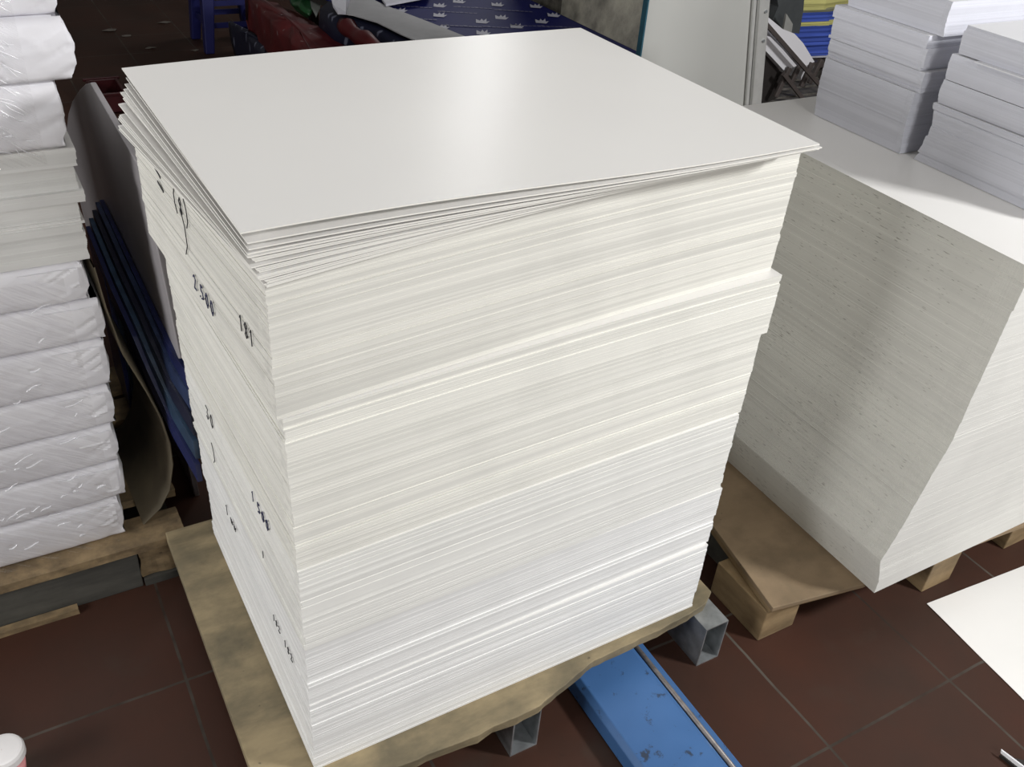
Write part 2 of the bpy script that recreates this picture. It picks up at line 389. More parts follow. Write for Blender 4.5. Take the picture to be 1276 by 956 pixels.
M_SHEETEDGE = plain('sheet_cut_edge', (0.90, 0.885, 0.82), 0.85, var=0.05, scale=5, bs=0)
for i in range(NS): loose_sheet(i)

# handwriting on the left side of the lifts: (string, distance from the near edge, z, height, slant)
GL = {'0': [[(.5, 1), (.15, .7), (.2, .2), (.5, 0), (.8, .3), (.8, .75), (.5, 1)]],
 '1': [[(.3, .8), (.55, 1), (.5, 0)]],
 '2': [[(.1, .8), (.45, 1), (.8, .75), (.1, 0), (.9, .05)]],
 '3': [[(.1, .95), (.8, .9), (.4, .55), (.8, .3), (.4, 0), (.05, .15)]],
 '5': [[(.85, 1), (.25, 1), (.2, .6), (.7, .55), (.75, .15), (.1, 0)]],
 '8': [[(.5, .5), (.15, .75), (.5, 1), (.8, .75), (.2, .2), (.5, 0), (.8, .25), (.5, .5)]],
 '(': [[(.7, 1.25), (.25, .8), (.25, .2), (.7, -.25)]], ')': [[(.3, 1.3), (.75, .8), (.75, .1), (.2, -.35)]],
 '.': [[(.45, 0), (.55, .06)]], '=': [[(0, .9), (1.5, .75)], [(.3, .25), (1.8, .1)]], ' ': [],
 'w': [[(0, .6), (.2, .1), (.4, .6), (.6, .1), (.9, .6)]], ',': [[(.5, .4), (.6, 0), (.4, -.4)]]}
def write(lift, s, ydist, z, h, mat, adv=0.85, wd=0.0013):
    o, x0, y0, th, z0, z1, sd = LO[lift]; vs = []; fs = []; c = 0
    def P3(a, b_):  # a metres towards the near edge from the start, b_ up
        yy = ydist-a; X = x0-yy*math.sin(th)-0.0032; Y = y0+yy*math.cos(th)
        v = yy/0.648; return Vector((X, Y, z+b_-0*v))
    for ch in s:
        for st in GL[ch]:
            pts = [((c+p[0]*0.62)*h, (p[1])*h) for p in st]
            for (a, b_), (a2, b2) in zip(pts, pts[1:]):
                d = Vector((a2-a, b2-b_)); L = max(d.length, 1e-5); nrm = Vector((-d.y, d.x))/L*wd/2
                e = d/L*wd*0.3
                q = [(a-e.x+nrm.x, b_-e.y+nrm.y), (a-e.x-nrm.x, b_-e.y-nrm.y), (a2+e.x-nrm.x, b2+e.y-nrm.y), (a2+e.x+nrm.x, b2+e.y+nrm.y)]
                n = len(vs); vs += [P3(*t) for t in q]+[P3(*t)+Vector((0.0012, 0, 0)) for t in q]
                fs += [(n, n+1, n+2, n+3), (n, n+4, n+5, n+1), (n+1, n+5, n+6, n+2), (n+2, n+6, n+7, n+3), (n+3, n+7, n+4, n)]
        c += adv*(0.5 if ch in ' .,' else 1)
    w_ = mesh_obj('handwriting', [v-o.location for v in vs], fs, mat, o)
    w_['label'] = 'handwritten ' + ('count ' if any(k.isdigit() for k in s) else 'pen mark ')+'in dark ink'
write(5, '=', 0.50, 1.048, 0.032, M_INKB, wd=0.003)
write(5, '(8)', 0.40, 1.055, 0.028, M_INKB, 1.0)
write(5, ')', 0.375, 1.005, 0.045, M_INKB)
write(5, '2.500', 0.345, 0.945, 0.024, M_INK, 1.0, 0.0022)
write(5, '181', 0.118, 1.0, 0.024, M_INKB)
write(4, '(3.', 0.108, 0.915, 0.026, M_INKB)
write(2, '30', 0.486, 0.595, 0.03, M_INKB, 0.9, 0.0014)
write(2, ')', 0.485, 0.50, 0.03, M_INKB, 0.8, 0.0014)
write(2, '1', 0.215, 0.615, 0.021, M_INK, 1.0, 0.0018)
write(2, '500', 0.185, 0.613, 0.021, M_INK, 1.0, 0.0022)
write(2, ',', 0.19, 0.515, 0.02, M_INKB)
write(1, '1', 0.448, 0.385, 0.026, M_INKB, 0.85, 0.0014)
write(1, 'ww', 0.415, 0.385, 0.024, M_INKB, 0.85, 0.0014)
write(1, '182', 0.168, 0.368, 0.015, M_INKB, 0.95)
write(1, '182', 0.110, 0.362, 0.017, M_INKB, 0.95)

# ------------------------------------------------------------------ blue pallet truck fork
M_BLUE, nt, b = new_mat('scratched_blue_paint')
v = coords(nt, 'Object', (1, 1, 1)); n1 = noise_n(nt, v, 28, 8, 0.7); n2 = noise_n(nt, coords(nt, 'Object', (30, 5, 30)), 1.6, 5, 0.6); n3 = noise_n(nt, v, 4, 3)
c = ramp(nt, n3, [(0.3, (0.045, 0.125, 0.30)), (0.7, (0.07, 0.175, 0.40))])
c = mixc(nt, ramp(nt, n1, [(0.60, (0, 0, 0)), (0.66, (0.85,)*3)]), c, (0.03, 0.035, 0.045))
c = mixc(nt, ramp(nt, n2, [(0.70, (0, 0, 0)), (0.76, (0.5,)*3)]), c, (0.28, 0.33, 0.40))
nt.links.new(c, b.inputs['Base Color']); b.inputs['Roughness'].default_value = 0.4; bump(nt, b, n1, 0.25, 0.001)
T = thing('pallet_truck', (0.66, 0.1, 0), 'blue steel hand pallet truck fork with worn paint slid under the central pallet', 'pallet truck')
m = MB(); x0, x1, zt = 0.574, 0.757, 0.056
prof = [(x0, 0.004), (x0, zt-0.012), (x0+0.012, zt), (x1-0.03, zt), (x1-0.02, zt-0.004), (x1-0.02, 0.004), (x1-0.03, 0.004), (x1-0.03, zt-0.012), (x0+0.014, zt-0.012), (x0+0.012, 0.004)]
m.prism([(x, -0.52, z) for x, z in prof], (0, 1.08, 0))
m.prism([(x0+0.012, 0.56, zt), (x1-0.03, 0.56, zt), (x1-0.06, 0.70, 0.02), (x0+0.04, 0.70, 0.02)], (0, 0, -0.012))
m.build('fork', M_BLUE, T, bevel=0.002)
M_RIM = plain('worn_rim', (0.22, 0.20, 0.19), 0.45, 0.4, 0.3, 60)
MB().tube([(x1-0.012, -0.52, 0.05), (x1-0.012, 0.55, 0.05)], 0.0055, 10).build('fork_rim', M_RIM, T, smooth=True)
MB().box(x1-0.006, x1+0.010, -0.52, 0.55, 0.004, 0.045).build('outer_flange', M_BLUE, T, bevel=0.002)
m = MB(); m.tube([(x0+0.03, 0.5, 0.021), (x1-0.04, 0.5, 0.021)], 0.02, 16); m.build('load_roller', M_BLACK, T, smooth=False)

# ------------------------------------------------------------------ right pile, its pallet
R = thing('pallet', (1.5, 0.3, 0), 'wooden pallet topped with a brown board under the large pile on the right', 'pallet')
MB().prism([(1.034, -0.066, 0.118), (1.30, -0.108, 0.118), (1.98, -0.150, 0.118), (1.98, 0.75, 0.118), (1.13, 0.75, 0.118), (1.10, 0.30, 0.118)], (0, 0, 0.012)).build('top_board', M_PLY, R, bevel=0.0015)
MB().prism([(1.040, -0.055, 0.098), (1.30, -0.095, 0.098), (1.97, -0.13, 0.098), (1.97, 0.74, 0.098), (1.135, 0.74, 0.098), (1.104, 0.30, 0.098)], (0, 0, 0.0195)).build('under_board', M_BLOCK, R, bevel=0.002)
for xa, xb, ya, yb in ((1.040, 1.150, -0.052, 0.12), (1.075, 1.18, 0.32, 0.45), (1.10, 1.20, 0.62, 0.73), (1.52, 1.625, -0.118, -0.01), (1.52, 1.625, 0.30, 0.42), (1.85, 1.95, -0.11, 0.0), (1.85, 1.95, 0.3, 0.42)):
    MB().box(xa, xb, ya, yb, 0.0, 0.0975).build('block', M_BLOCK, R, bevel=0.003)
MB().box(1.112, 1.135, 0.121, 0.619, 0.002, 0.0975).build('stringer', M_DARKWOOD, R, bevel=0.002)
MB().box(1.525, 1.60, -0.009, 0.299, 0.002, 0.0975).build('stringer', M_DARKWOOD, R, bevel=0.002)
def prof_right(t):   # the corner bulges: foot pushed out, waist drawn in, upper part leaning out
    pts = [(0, 0.012, 0.012), (0.07, -0.012, 0.0), (0.16, -0.038, 0.0), (0.27, -0.02, -0.004), (0.55, 0.015, -0.010), (1.0, 0.012, -0.018)]
    for (a, xa, ya), (c, xc, yc) in zip(pts, pts[1:]):
        if t <= c: k = (t-a)/(c-a); return (xa+(xc-xa)*k, ya+(yc-ya)*k)
    return (pts[-1][1], pts[-1][2])
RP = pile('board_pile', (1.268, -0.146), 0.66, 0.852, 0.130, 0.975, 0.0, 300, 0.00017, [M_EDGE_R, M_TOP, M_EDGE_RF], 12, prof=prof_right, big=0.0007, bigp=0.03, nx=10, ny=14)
tag(RP, 'large pile of white board with a flecked shaded side, right of the central pile', 'paper stack')

# piles of folded sections standing on the right pile
def wave(a, ph, tilt=0.0):
    def f(u, v, z): return a*np.sin(v*3.2+ph)*(0.6+0.4*np.cos(z*40))+tilt*v
    return f
secs = [ # x, y, w, d, z0, z1, seed, label
 (1.492, 0.318, 0.33, 0.262, 0.976, 1.106, 21, 'thick lowest bundle of folded pages, left column on the right pile'),
 (1.500, 0.322, 0.33, 0.268, 1.107, 1.150, 22, 'thin second bundle from the bottom in the left column of folded pages'),
 (1.494, 0.334, 0.33, 0.262, 1.151, 1.222, 23, 'bundle of folded pages in the left column, third from the bottom, with a loose corner'),
 (1.510, 0.318, 0.33, 0.262, 1.223, 1.292, 24, 'topmost bundle of folded pages in the left column on the right pile'),
 (1.500, -0.06, 0.33, 0.345, 0.976, 1.100, 25, 'thick lowest bundle of folded pages, right column on the right pile'),
 (1.508, -0.06, 0.33, 0.338, 1.102, 1.150, 26, 'second bundle from the bottom in the right column of folded pages'),
 (1.502, -0.06, 0.33, 0.335, 1.152, 1.203, 27, 'bundle of folded pages in the right column, just below the topmost one'),
 (1.500, -0.06, 0.33, 0.325, 1.206, 1.262, 28, 'topmost bundle of folded pages in the right column, white side up'),
]
for k, (x, y, wd, d, z0, z1, sd, lab) in enumerate(secs):
    rr = random.Random(sd)
    def pr(t, s=sd, big=(z1-z0) > 0.1): return (-0.004*math.sin(PI*t)+0.004*t*(1 if big else -1), (0.012*t if s == 21 else 0)-(0.018*math.sin(PI*t) if s == 25 else 0))
    o = pile('folded_page_bundle', (x, y), wd, d, z0, z1, rr.uniform(-.006, .012), max(10, int((z1-z0)/0.003)), 0.0003, [M_EDGE_P, M_PTOP], sd, prof=pr, big=0.003, bigp=0.05, nx=6, ny=14)
    tag(o, lab, 'page bundle', 'bundles of folded pages on the right pile')
# white sheet sticking out between bundles
o = MB().prism([(1.488, -0.05, 1.2035), (1.80, -0.05, 1.2035), (1.80, 0.20, 1.2035), (1.486, 0.215, 1.2035)], (0, 0, 0.002)).build('loose_page', M_PTOP)
tag(o, 'bright white page sticking out under the topmost bundle of the right column', 'sheet')

# ------------------------------------------------------------------ sheets on the floor
a = at(1155, 752, z=0.003); c = at(1276, 872, z=0.003); d1 = (Vector((c.x, c.y, 0))-Vector((a.x, a.y, 0))).normalized()
e = at(1276, 705, z=0.003); d2 = (Vector((e.x, e.y, 0))-Vector((a.x, a.y, 0))).normalized()
def floor_sheet(p, da, db, la, lb, lift=0.0):
    n = 14; vs = []; fs = []
    for j in range(n+1):
        for i in range(n+1):
            q = p+da*la*i/n+db*lb*j/n
            vs.append((q.x, q.y, 0.0015+lift*((i/n-0.5)**2)*4*(1-j/n)+0.001*noise.noise(Vector((i*.4, j*.4, 0)))+0.001))
    N_ = len(vs); vs += [(x, y, z-0.0008) for x, y, z in vs]
    for j in range(n):
        for i in range(n):
            q = j*(n+1)+i; fs += [(q, q+1, q+n+2, q+n+1), (N_+q, N_+q+n+1, N_+q+n+2, N_+q+1)]
    bd = list(range(n))+[j*(n+1)+n for j in range(n)]+[n*(n+1)+q for q in range(n, 0, -1)]+[j*(n+1) for j in range(n, 0, -1)]
    for s_, t_ in zip(bd, bd[1:]+bd[:1]): fs.append((s_, t_, N_+t_, N_+s_))
    return MB().add(vs, fs)
o = floor_sheet(a, d1, d2, 0.62, 0.5).build('board_sheet', M_TOP)
tag(o, 'flat white board sheet lying on the red floor tiles at the lower right', 'sheet')
# small curled offcut at the lower right corner
a2 = at(1247, 939, z=0.012); b2 = at(1276, 962, z=0.012)
dd = (b2-a2).normalized()
m = MB(); m.prism([a2, a2+dd*0.20, a2+dd*0.20+Vector((0.004, 0.004, 0.012)), a2+Vector((0.002, 0.002, 0.006))], Vector((0.003, 0.003, 0)))
e2 = (at(1276, 945, z=0.006)-at(1249, 939, z=0.006)).normalized()
m.prism([a2+Vector((0, 0, -0.006)), a2+e2*0.15+Vector((0, 0, -0.008)), a2+dd*0.20+Vector((0, 0, -0.010))], (0, 0, 0.0015), 1)
m.prism([a2+Vector((0, 0, -0.011)), a2+e2*0.15+Vector((0, 0, -0.011)), a2+dd*0.20+Vector((0, 0, -0.011))], (0, 0, 0.004), 1)
o = m.build('paper_offcut', [M_PTOP, M_BLACK])
tag(o, 'small dark offcut with a white edge at the bottom right corner of the floor', 'paper offcut')
# paper cup lying lower left
M_CUPW = plain('cup_white', (0.78, 0.76, 0.75), 0.5, var=0.03); M_CUPR = plain('cup_pink', (0.72, 0.30, 0.30), 0.5, var=0.25, scale=25)
c0 = at(3, 937, z=0.08)
Cc = thing('paper_cup', (c0.x, c0.y, 0), 'white and pink paper cup standing on the tiles at the lower left', 'cup')
prof = [(0.024, 0.0), (0.026, 0.002), (0.034, 0.066)]
def lathe(prof, cx, cy, n=40):
    m = MB(); vs = [(cx+r*math.cos(2*PI*k/n), cy+r*math.sin(2*PI*k/n), z) for r, z in prof for k in range(n)]
    return m.add(vs, [(i*n+k, i*n+(k+1) % n, (i+1)*n+(k+1) % n, (i+1)*n+k) for i in range(len(prof)-1) for k in range(n)])
lathe([(0.0005, 0.0), (0.025, 0.0), (0.033, 0.062), (0.0325, 0.062)], c0.x, c0.y).build('cup_body', M_CUPR, Cc, smooth=True)
lathe([(0.0336, 0.062), (0.0365, 0.066), (0.0368, 0.080), (0.034, 0.086), (0.030, 0.087), (0.0005, 0.087)], c0.x, c0.y).build('lid', M_CUPW, Cc, smooth=False)

# ------------------------------------------------------------------ left pile: pallet, wrapped reams
Q = thing('pallet', (-0.5, 1.0, 0), 'old chipped wooden pallet under the wrapped reams on the left', 'pallet')
M_CHIP = wood('chipped_wood', (0.33, 0.235, 0.125), (0.13, 0.09, 0.05), scale=(14, 14, 30), stain=0.6, stainc=(0.09, 0.065, 0.04), ss=22)
def rough_box(x0, x1, y0, y1, z0, z1, amp, seed, n=(40, 6, 4)):
    bm = bmesh.new(); bmesh.ops.create_cube(bm, size=1)
    bmesh.ops.subdivide_edges(bm, edges=bm.edges[:], cuts=7, use_grid_fill=True)
    vs = []
    for v in bm.verts:
        p = Vector((x0+(v.co.x+.5)*(x1-x0), y0+(v.co.y+.5)*(y1-y0), z0+(v.co.z+.5)*(z1-z0)))
        nn = noise.noise_vector(p*22+Vector((seed, 0, 0)))+noise.noise_vector(p*60+Vector((seed, 0, 0)))*0.5
        q = p+nn*amp; q.z = min(max(q.z, z0), z1); vs.append(q)
    fs = [[v.index for v in f.verts] for f in bm.faces]; bm.free()
    return MB().add(vs, fs)
for i, (ya, yb) in enumerate(((0.702, 0.80), (0.86, 0.96), (1.02, 1.12), (1.18, 1.28), (1.34, 1.44))):
    rough_box(-1.10, -0.050+0.012*(i % 2), ya, yb, 0.108, 0.130, 0.003, i).build('deck_board', M_CHIP, Q)
for xa in (-0.155, -0.62, -1.08):
    for ya in (0.715, 1.03, 1.33):
        rough_box(xa, xa+0.10, ya, ya+0.10, 0.022, 0.1075, 0.004, xa*7+ya).build('block', M_CHIP, Q)
    rough_box(xa, xa+0.10, 0.705, 1.44, 0.0, 0.0215, 0.002, xa).build('bottom_board', M_DARKWOOD, Q)
MB().box(-0.519, -0.158, 0.708, 0.735, 0.0, 0.107).build('stringer', M_DARKWOOD, Q, bevel=0.002)
MB().box(-0.978, -0.622, 0.708, 0.735, 0.0, 0.107).build('stringer', M_DARKWOOD, Q, bevel=0.002)
rough_box(-1.08, -0.30, 0.685, 0.7045, 0.0, 0.014, 0.002, 3.3).build('bottom_board', M_CHIP, Q)

M_WRAP, nt, b = new_mat('ream_wrapper')
v = coords(nt); n1 = noise_n(nt, v, 12, 6, 0.6); n2 = noise_n(nt, coords(nt, 'Object', (2, 2, 9)), 3, 4)
nt.links.new(ramp(nt, n2, [(0.3, (0.76, 0.75, 0.79)), (0.7, (0.83, 0.82, 0.85))]), b.inputs['Base Color']); b.inputs['Roughness'].default_value = 0.55
bump(nt, b, n1, 0.25, 0.004)
M_FLAP = plain('ream_wrapper_flap', (0.80, 0.79, 0.82), 0.55, var=0.03, scale=10, bs=0.4)
def ream(x0, x1, y0, y1, z0, z1, seed, label, group, tilt=0.0, flap=True, bulge=0.005, name='wrapped_ream'):
    t = thing(name, ((x0+x1)/2, (y0+y1)/2, z0), label, 'ream', group)
    nx, ny, nz = 90, 12, 18; H = z1-z0; slope = 0.012*math.sin(seed*1.7)
    def front(x, z):
        c_ = min(max((z-z0)/H, 0), 1); a = min(max((x-x0)/(x1-x0), 0), 1)
        s = math.sin(PI*c_)**0.3 if 0 < c_ < 1 else 0
        e = max(0, (a-0.90)/0.10)
        y = y0+0.007*(1-s)-bulge*s+0.004*e*e
        y += 0.0022*noise.noise(Vector((x*7, seed, z*9+seed)))+0.0007*noise.noise(Vector((x*22, seed, z*30+seed)))
        # creases: soft ridges running diagonally, as in folded wrapping paper
        r = noise.noise(Vector(((x+z*1.4)*9+seed, seed, (z-x*0.25)*16)))
        y -= 0.0030*max(0, 1-abs(r)*9)*(0.35+0.65*e)
        r = noise.noise(Vector(((x-z*2.0)*14+seed, 5+seed, 0)))
        y += 0.004*max(0, 1-abs(r)*7)*e
        return y
    idx = {}; vs = []; fs = []
    def V(i, j, k):
        key = (i, j, k)
        if key in idx: return idx[key]
        a, b_, c_ = i/nx, j/ny, k/nz
        a = 1-(1-a)**1.6
        x = x0+(x1-x0)*a; z = z0+H*c_
        s = math.sin(PI*c_)**0.35 if 0 < c_ < 1 else 0
        y = front(x, z)*(1-b_)+(y1+bulge*s)*b_
        ed = 0.0045*noise.noise(Vector((y*22, z*38, seed)))+0.004*noise.noise(Vector((z*70, seed, y*9)))
        if i == nx: x += bulge*1.2*s-0.010*(1-s)-(0.004 if j == 0 else 0)
        if i == 0: x -= bulge*s
        if i > nx-6: x += ed*(i-nx+6)/6
        vs.append(Vector((x, y, z))); idx[key] = len(vs)-1; return idx[key]
    def quad(p): fs.append([V(*q) for q in p])
    for i in range(nx):
        for k in range(nz):
            quad([(i, 0, k), (i+1, 0, k), (i+1, 0, k+1), (i, 0, k+1)]); quad([(i+1, ny, k), (i, ny, k), (i, ny, k+1), (i+1, ny, k+1)])
        for j in range(ny):
            quad([(i, j, nz), (i+1, j, nz), (i+1, j+1, nz), (i, j+1, nz)]); quad([(i, j+1, 0), (i+1, j+1, 0), (i+1, j, 0), (i, j, 0)])
    for j in range(ny):
        for k in range(nz):
            quad([(nx, j, k), (nx, j+1, k), (nx, j+1, k+1), (nx, j, k+1)]); quad([(0, j+1, k), (0, j, k), (0, j, k+1), (0, j+1, k+1)])
    MB().add(vs, fs).build('wrapper', M_WRAP, t, smooth=True)
    if flap:
        fx = 0.115+0.02*math.sin(seed*2.1); n = 16; vv = []; ff = []
        A = (x1-fx, z1-0.010); B_ = (x1-0.010, z1-0.012); C_ = (x1-0.012, z0+0.022+0.01*math.sin(seed))
        gid = {}
        for lay, off in ((0, 0.0042), (1, 0.0005)):
            for p in range(n+1):
                for q in range(n+1-p):
                    u, v_ = p/n, q/n; x = A[0]*(1-u-v_)+B_[0]*u+C_[0]*v_; z = A[1]*(1-u-v_)+B_[1]*u+C_[1]*v_
                    gid[(lay, p, q)] = len(vv); vv.append((x, front(x, z)-off*(1 if lay else 1), z))
        for lay in (0, 1):
            for p in range(n):
                for q in range(n-p):
                    f_ = (gid[(lay, p, q)], gid[(lay, p+1, q)], gid[(lay, p, q+1)]); ff.append(f_ if lay == 0 else f_[::-1])
                    if q < n-p-1:
                        f_ = (gid[(lay, p+1, q)], gid[(lay, p+1, q+1)], gid[(lay, p, q+1)]); ff.append(f_ if lay == 0 else f_[::-1])
        rim = [(p, 0) for p in range(n)]+[(n-q, q) for q in range(n)]+[(0, n-q) for q in range(n)]
        for a_, c_ in zip(rim, rim[1:]+rim[:1]): ff.append((gid[(0,)+a_], gid[(1,)+a_], gid[(1,)+c_], gid[(0,)+c_]))
        MB().add(vv, ff).build('folded_flap', M_FLAP, t)
    return t
G1 = 'wrapped reams on the left pallet'
names = ['lowest white wrapped ream, resting on the chipped pallet at the left', 'second wrapped ream from the bottom of the left pile', 'third wrapped ream from the bottom of the left pile',
 'fourth wrapped ream from the bottom of the left pile', 'fifth wrapped ream from the bottom of the left pile', 'sixth wrapped ream from the bottom of the left pile, its corner jutting right', 'topmost of the seven lower wrapped reams, under the unwrapped board']
zs = [0.131, 0.240, 0.337, 0.435, 0.532, 0.640, 0.730, 0.815]
xr = [-0.168, -0.150, -0.148, -0.140, -0.132, -0.126, -0.140]
for k in range(7): ream(-1.03, xr[k], 0.752, 1.38, zs[k], zs[k+1]-0.001, k*3.3+1, names[k], G1)
M_EDGE_L = edge_mat('left_board_edge', (0.70, 0.695, 0.675), 0.07, vfreq=200)
for z0, z1, xo, sd, lab in ((0.816, 0.893, -0.124, 41, 'unwrapped lift of white board on top of the seven lower wrapped reams'), (0.893, 0.928, -0.126, 42, 'thin greyish unwrapped lift in the middle of the left pile'), (0.928, 1.028, -0.112, 43, 'unwrapped white lift in the left pile just under the film-wrapped reams')):
    o = pile('board_lift', (-1.0, 0.752), 1.0+xo, 0.62, z0, z1, 0.0, int((z1-z0)/0.004), 0.0006, [M_EDGE_L, M_TOP], sd, nx=8, ny=6, big=0.004, bigp=0.08)
    tag(o, lab, 'paper stack', 'unwrapped lifts in the left pile')
G2 = 'film-wrapped reams at the top left'
ream(-1.0, -0.122, 0.748, 1.36, 1.030, 1.145, 50, 'film-covered ream resting on the unwrapped board in the left pile', G2, flap=False, bulge=0.006)
ream(-1.0, -0.094, 0.735, 1.36, 1.147, 1.245, 51, 'film-covered ream with a protruding right corner, second from the left pile top', G2, flap=False, bulge=0.010)
ream(-1.0, -0.100, 0.748, 1.36, 1.247, 1.345, 52, 'uppermost film-covered ream at the top left corner', G2, flap=False, bulge=0.008)

M_FILM, nt, b = new_mat('stretch_film')
nt.nodes.remove(b)
tr = N(nt, 'ShaderNodeBsdfTransparent'); gl = N(nt, 'ShaderNodeBsdfGlossy'); gl.inputs['Roughness'].default_value = 0.09; gl.inputs['Color'].default_value = (1, 1, 1, 1)
mx = N(nt, 'ShaderNodeMixShader'); fr = N(nt, 'ShaderNodeFresnel'); fr.inputs[0].default_value = 1.35
tcf = N(nt, 'ShaderNodeTexCoord'); m1 = N(nt, 'ShaderNodeMapping'); m1.inputs['Rotation'].default_value = (0, -0.62, 0); nt.links.new(tcf.outputs['Object'], m1.inputs[0])
m2 = N(nt, 'ShaderNodeMapping'); m2.inputs['Scale'].default_value = (5, 5, 55); nt.links.new(m1.outputs[0], m2.inputs[0])
wv = noise_n(nt, m2.outputs[0], 1.0, 3, 0.5)
bn = N(nt, 'ShaderNodeBump'); bn.inputs['Strength'].default_value = 1.0; bn.inputs['Distance'].default_value = 0.022; nt.links.new(wv, bn.inputs['Height'])
nt.links.new(bn.outputs[0], gl.inputs['Normal']); nt.links.new(bn.outputs[0], fr.inputs['Normal'])
ml = N(nt, 'ShaderNodeMath', operation='MULTIPLY_ADD'); nt.links.new(fr.outputs[0], ml.inputs[0]); ml.inputs[1].default_value = 0.6; ml.inputs[2].default_value = 0.045; ml.use_clamp = True
mn_ = N(nt, 'ShaderNodeMath', operation='MINIMUM'); nt.links.new(ml.outputs[0], mn_.inputs[0]); mn_.inputs[1].default_value = 0.13; nt.links.new(mn_.outputs[0], mx.inputs[0]); nt.links.new(tr.outputs[0], mx.inputs[1]); nt.links.new(gl.outputs[0], mx.inputs[2])
nt.links.new(mx.outputs[0], nt.nodes['Material Output'].inputs['Surface'])
M_CREASE_GLINT, nt, b = new_mat('film_crease_glint'); b.inputs['Base Color'].default_value = (0.92, 0.92, 0.95, 1); b.inputs['Roughness'].default_value = 0.12; b.inputs['Alpha'].default_value = 0.6; b.inputs['Specular IOR Level'].default_value = 1.0  # creased film, glints painted in as a whitish colour
def film(name, xr_, yf, yb, z0, z1, seed, label, ncr=60, ang=-0.62):
    yb = yf+0.035
    n, mz = 90, 24; vs = []; fs = []
    path = []
    x0 = -1.02
    for i in range(n+1):
        s_ = i/n*0.9999
        if s_ < 1: p = (x0+(xr_-0.012-x0)*s_, yf); nr = (0, -1)
        else: p = (xr_, yf+0.012+(s_-1)/0.25*(yb-yf-0.012)); nr = (1, 0)
        path.append((p, nr))
    for (p, nr) in path:
        for k in range(mz+1):
            z = z0+(z1-z0)*k/mz
            dsp = 0.003*noise.noise(Vector((p[0]*8+z*10, p[1]*8, z*30+seed)))+0.0015*noise.noise(Vector((p[0]*14+z*20, p[1]*14, z*34+seed)))
            vs.append((p[0]+nr[0]*dsp, p[1]+nr[1]*dsp, z))
    for i in range(n):
        for k in range(mz):
            a_ = i*(mz+1)+k; fs.append((a_, a_+mz+1, a_+mz+2, a_+1))
    m = MB().add(vs, fs); rr = random.Random(seed)
    # slim raised folds of the stretched film, whitened to stand in for its glints
    for q in range(ncr):
        x = xr_-0.02-rr.random()**1.0*0.34; z = z0+(z1-z0)*(0.06+0.9*rr.random())
        L = rr.uniform(0.012, 0.07)*(1 if ang < 0 else 0.55); a_ = ang+rr.uniform(-.18, .18); wd = rr.uniform(0.0006, 0.0018)
        if z+math.sin(a_)*L < z0+0.01 or z+math.sin(a_)*L > z1-0.01 or x+math.cos(a_)*L > xr_-0.015: continue
        d = Vector((math.cos(a_), 0, math.sin(a_))); nrm = Vector((-d.z, 0, d.x)); p = Vector((x, yf-0.006, z)); vv = []; ff = []
        for k in range(6):
            t = k/5; w_ = wd*math.sin(PI*min(max(t, 0.04), 0.96)); c_ = p+d*L*t+nrm*0.002*math.sin(t*5+q)
            vv += [c_-nrm*w_+Vector((0, .003, 0)), c_-Vector((0, w_*1.2, 0)), c_+nrm*w_+Vector((0, .003, 0))]
        for k in range(5): ff += [(3*k, 3*k+3, 3*k+4, 3*k+1), (3*k+1, 3*k+4, 3*k+5, 3*k+2)]
        m.add(vv, ff, 1)
    o = m.build(name, [M_FILM, M_CREASE_GLINT], smooth=True)
    return tag(o, label, 'plastic film')
film('stretch_film', -0.150, 0.735-0.024, 1.37, 1.02, 1.35, 3, 'crinkled shiny clear film around the upper reams of the left pile', 170, -0.62)
film('stretch_film', -0.165, 0.752-0.026, 1.39, 0.14, 0.80, 9, 'clear glossy film around the lower wrapped reams of the left pile', 60, 0.30)

# ------------------------------------------------------------------ things between the left pile and the central pile
M_PANEL = plain('grey_panel', (0.40, 0.38, 0.39), 0.38, var=0.15, scale=3, bs=0.03)
def panel_pts(x_top, x_bot, outline):
    return [Vector((x_bot+(x_top-x_bot)*z/1.0, y, z)) for y, z in outline]
def on_panel(px, py):
    d = Vector((at(px, py, z=0.5)-Vector(CP)).normalized()); nn_ = Vector((1, 0, 0.04)); p0_ = Vector((-0.02, 1, 1.0))
    return Vector(CP)+d*((p0_-Vector(CP)).dot(nn_)/d.dot(nn_))
far_ = [on_panel(*q_) for q_ in ((112, 103), (106, 105), (99, 112), (90, 126), (85, 142), (83, 160))]
ol = [(0.96, 0.0), (0.96, 0.42), (0.69, 0.60), (0.69, 0.998)]+[(q_.y, q_.z) for q_ in far_]
ol += [(ol[-1][0]+0.25, ol[-1][1]-0.3), (ol[-1][0]+0.3, 0.0)]
o = MB().prism(panel_pts(-0.02, 0.02, ol), (0.012, 0, 0)).build('standing_board', M_PANEL, bevel=0.002)
tag(o, 'tall smooth grey board standing between the left pile and the central pile', 'board')
M_BLUES = [plain('blue_board_a', (0.012, 0.018, 0.085), 0.4, var=0.4), plain('blue_board_b', (0.024, 0.04, 0.10), 0.4, var=0.4), plain('blue_board_c', (0.012, 0.014, 0.035), 0.4), plain('blue_board_d', (0.03, 0.06, 0.11), 0.4, var=0.4), plain('blue_board_e', (0.012, 0.018, 0.085), 0.4)]
bl = ['rightmost dark blue board of the row standing beside the grey board', 'slate blue board standing second from the grey board', 'nearly black board in the middle of the blue row beside the left pile', 'teal blue board, second from the left of the blue row', 'deep blue board standing nearest the wrapped reams in the blue row']
PL = [(1.50, -0.064, 0.570), (1.12, -0.062, 0.550), (0.95, -0.052, 0.512), (0.87, -0.046, 0.480), (0.75, -0.030, 0.415), (0.665, -0.006, 0.345)]
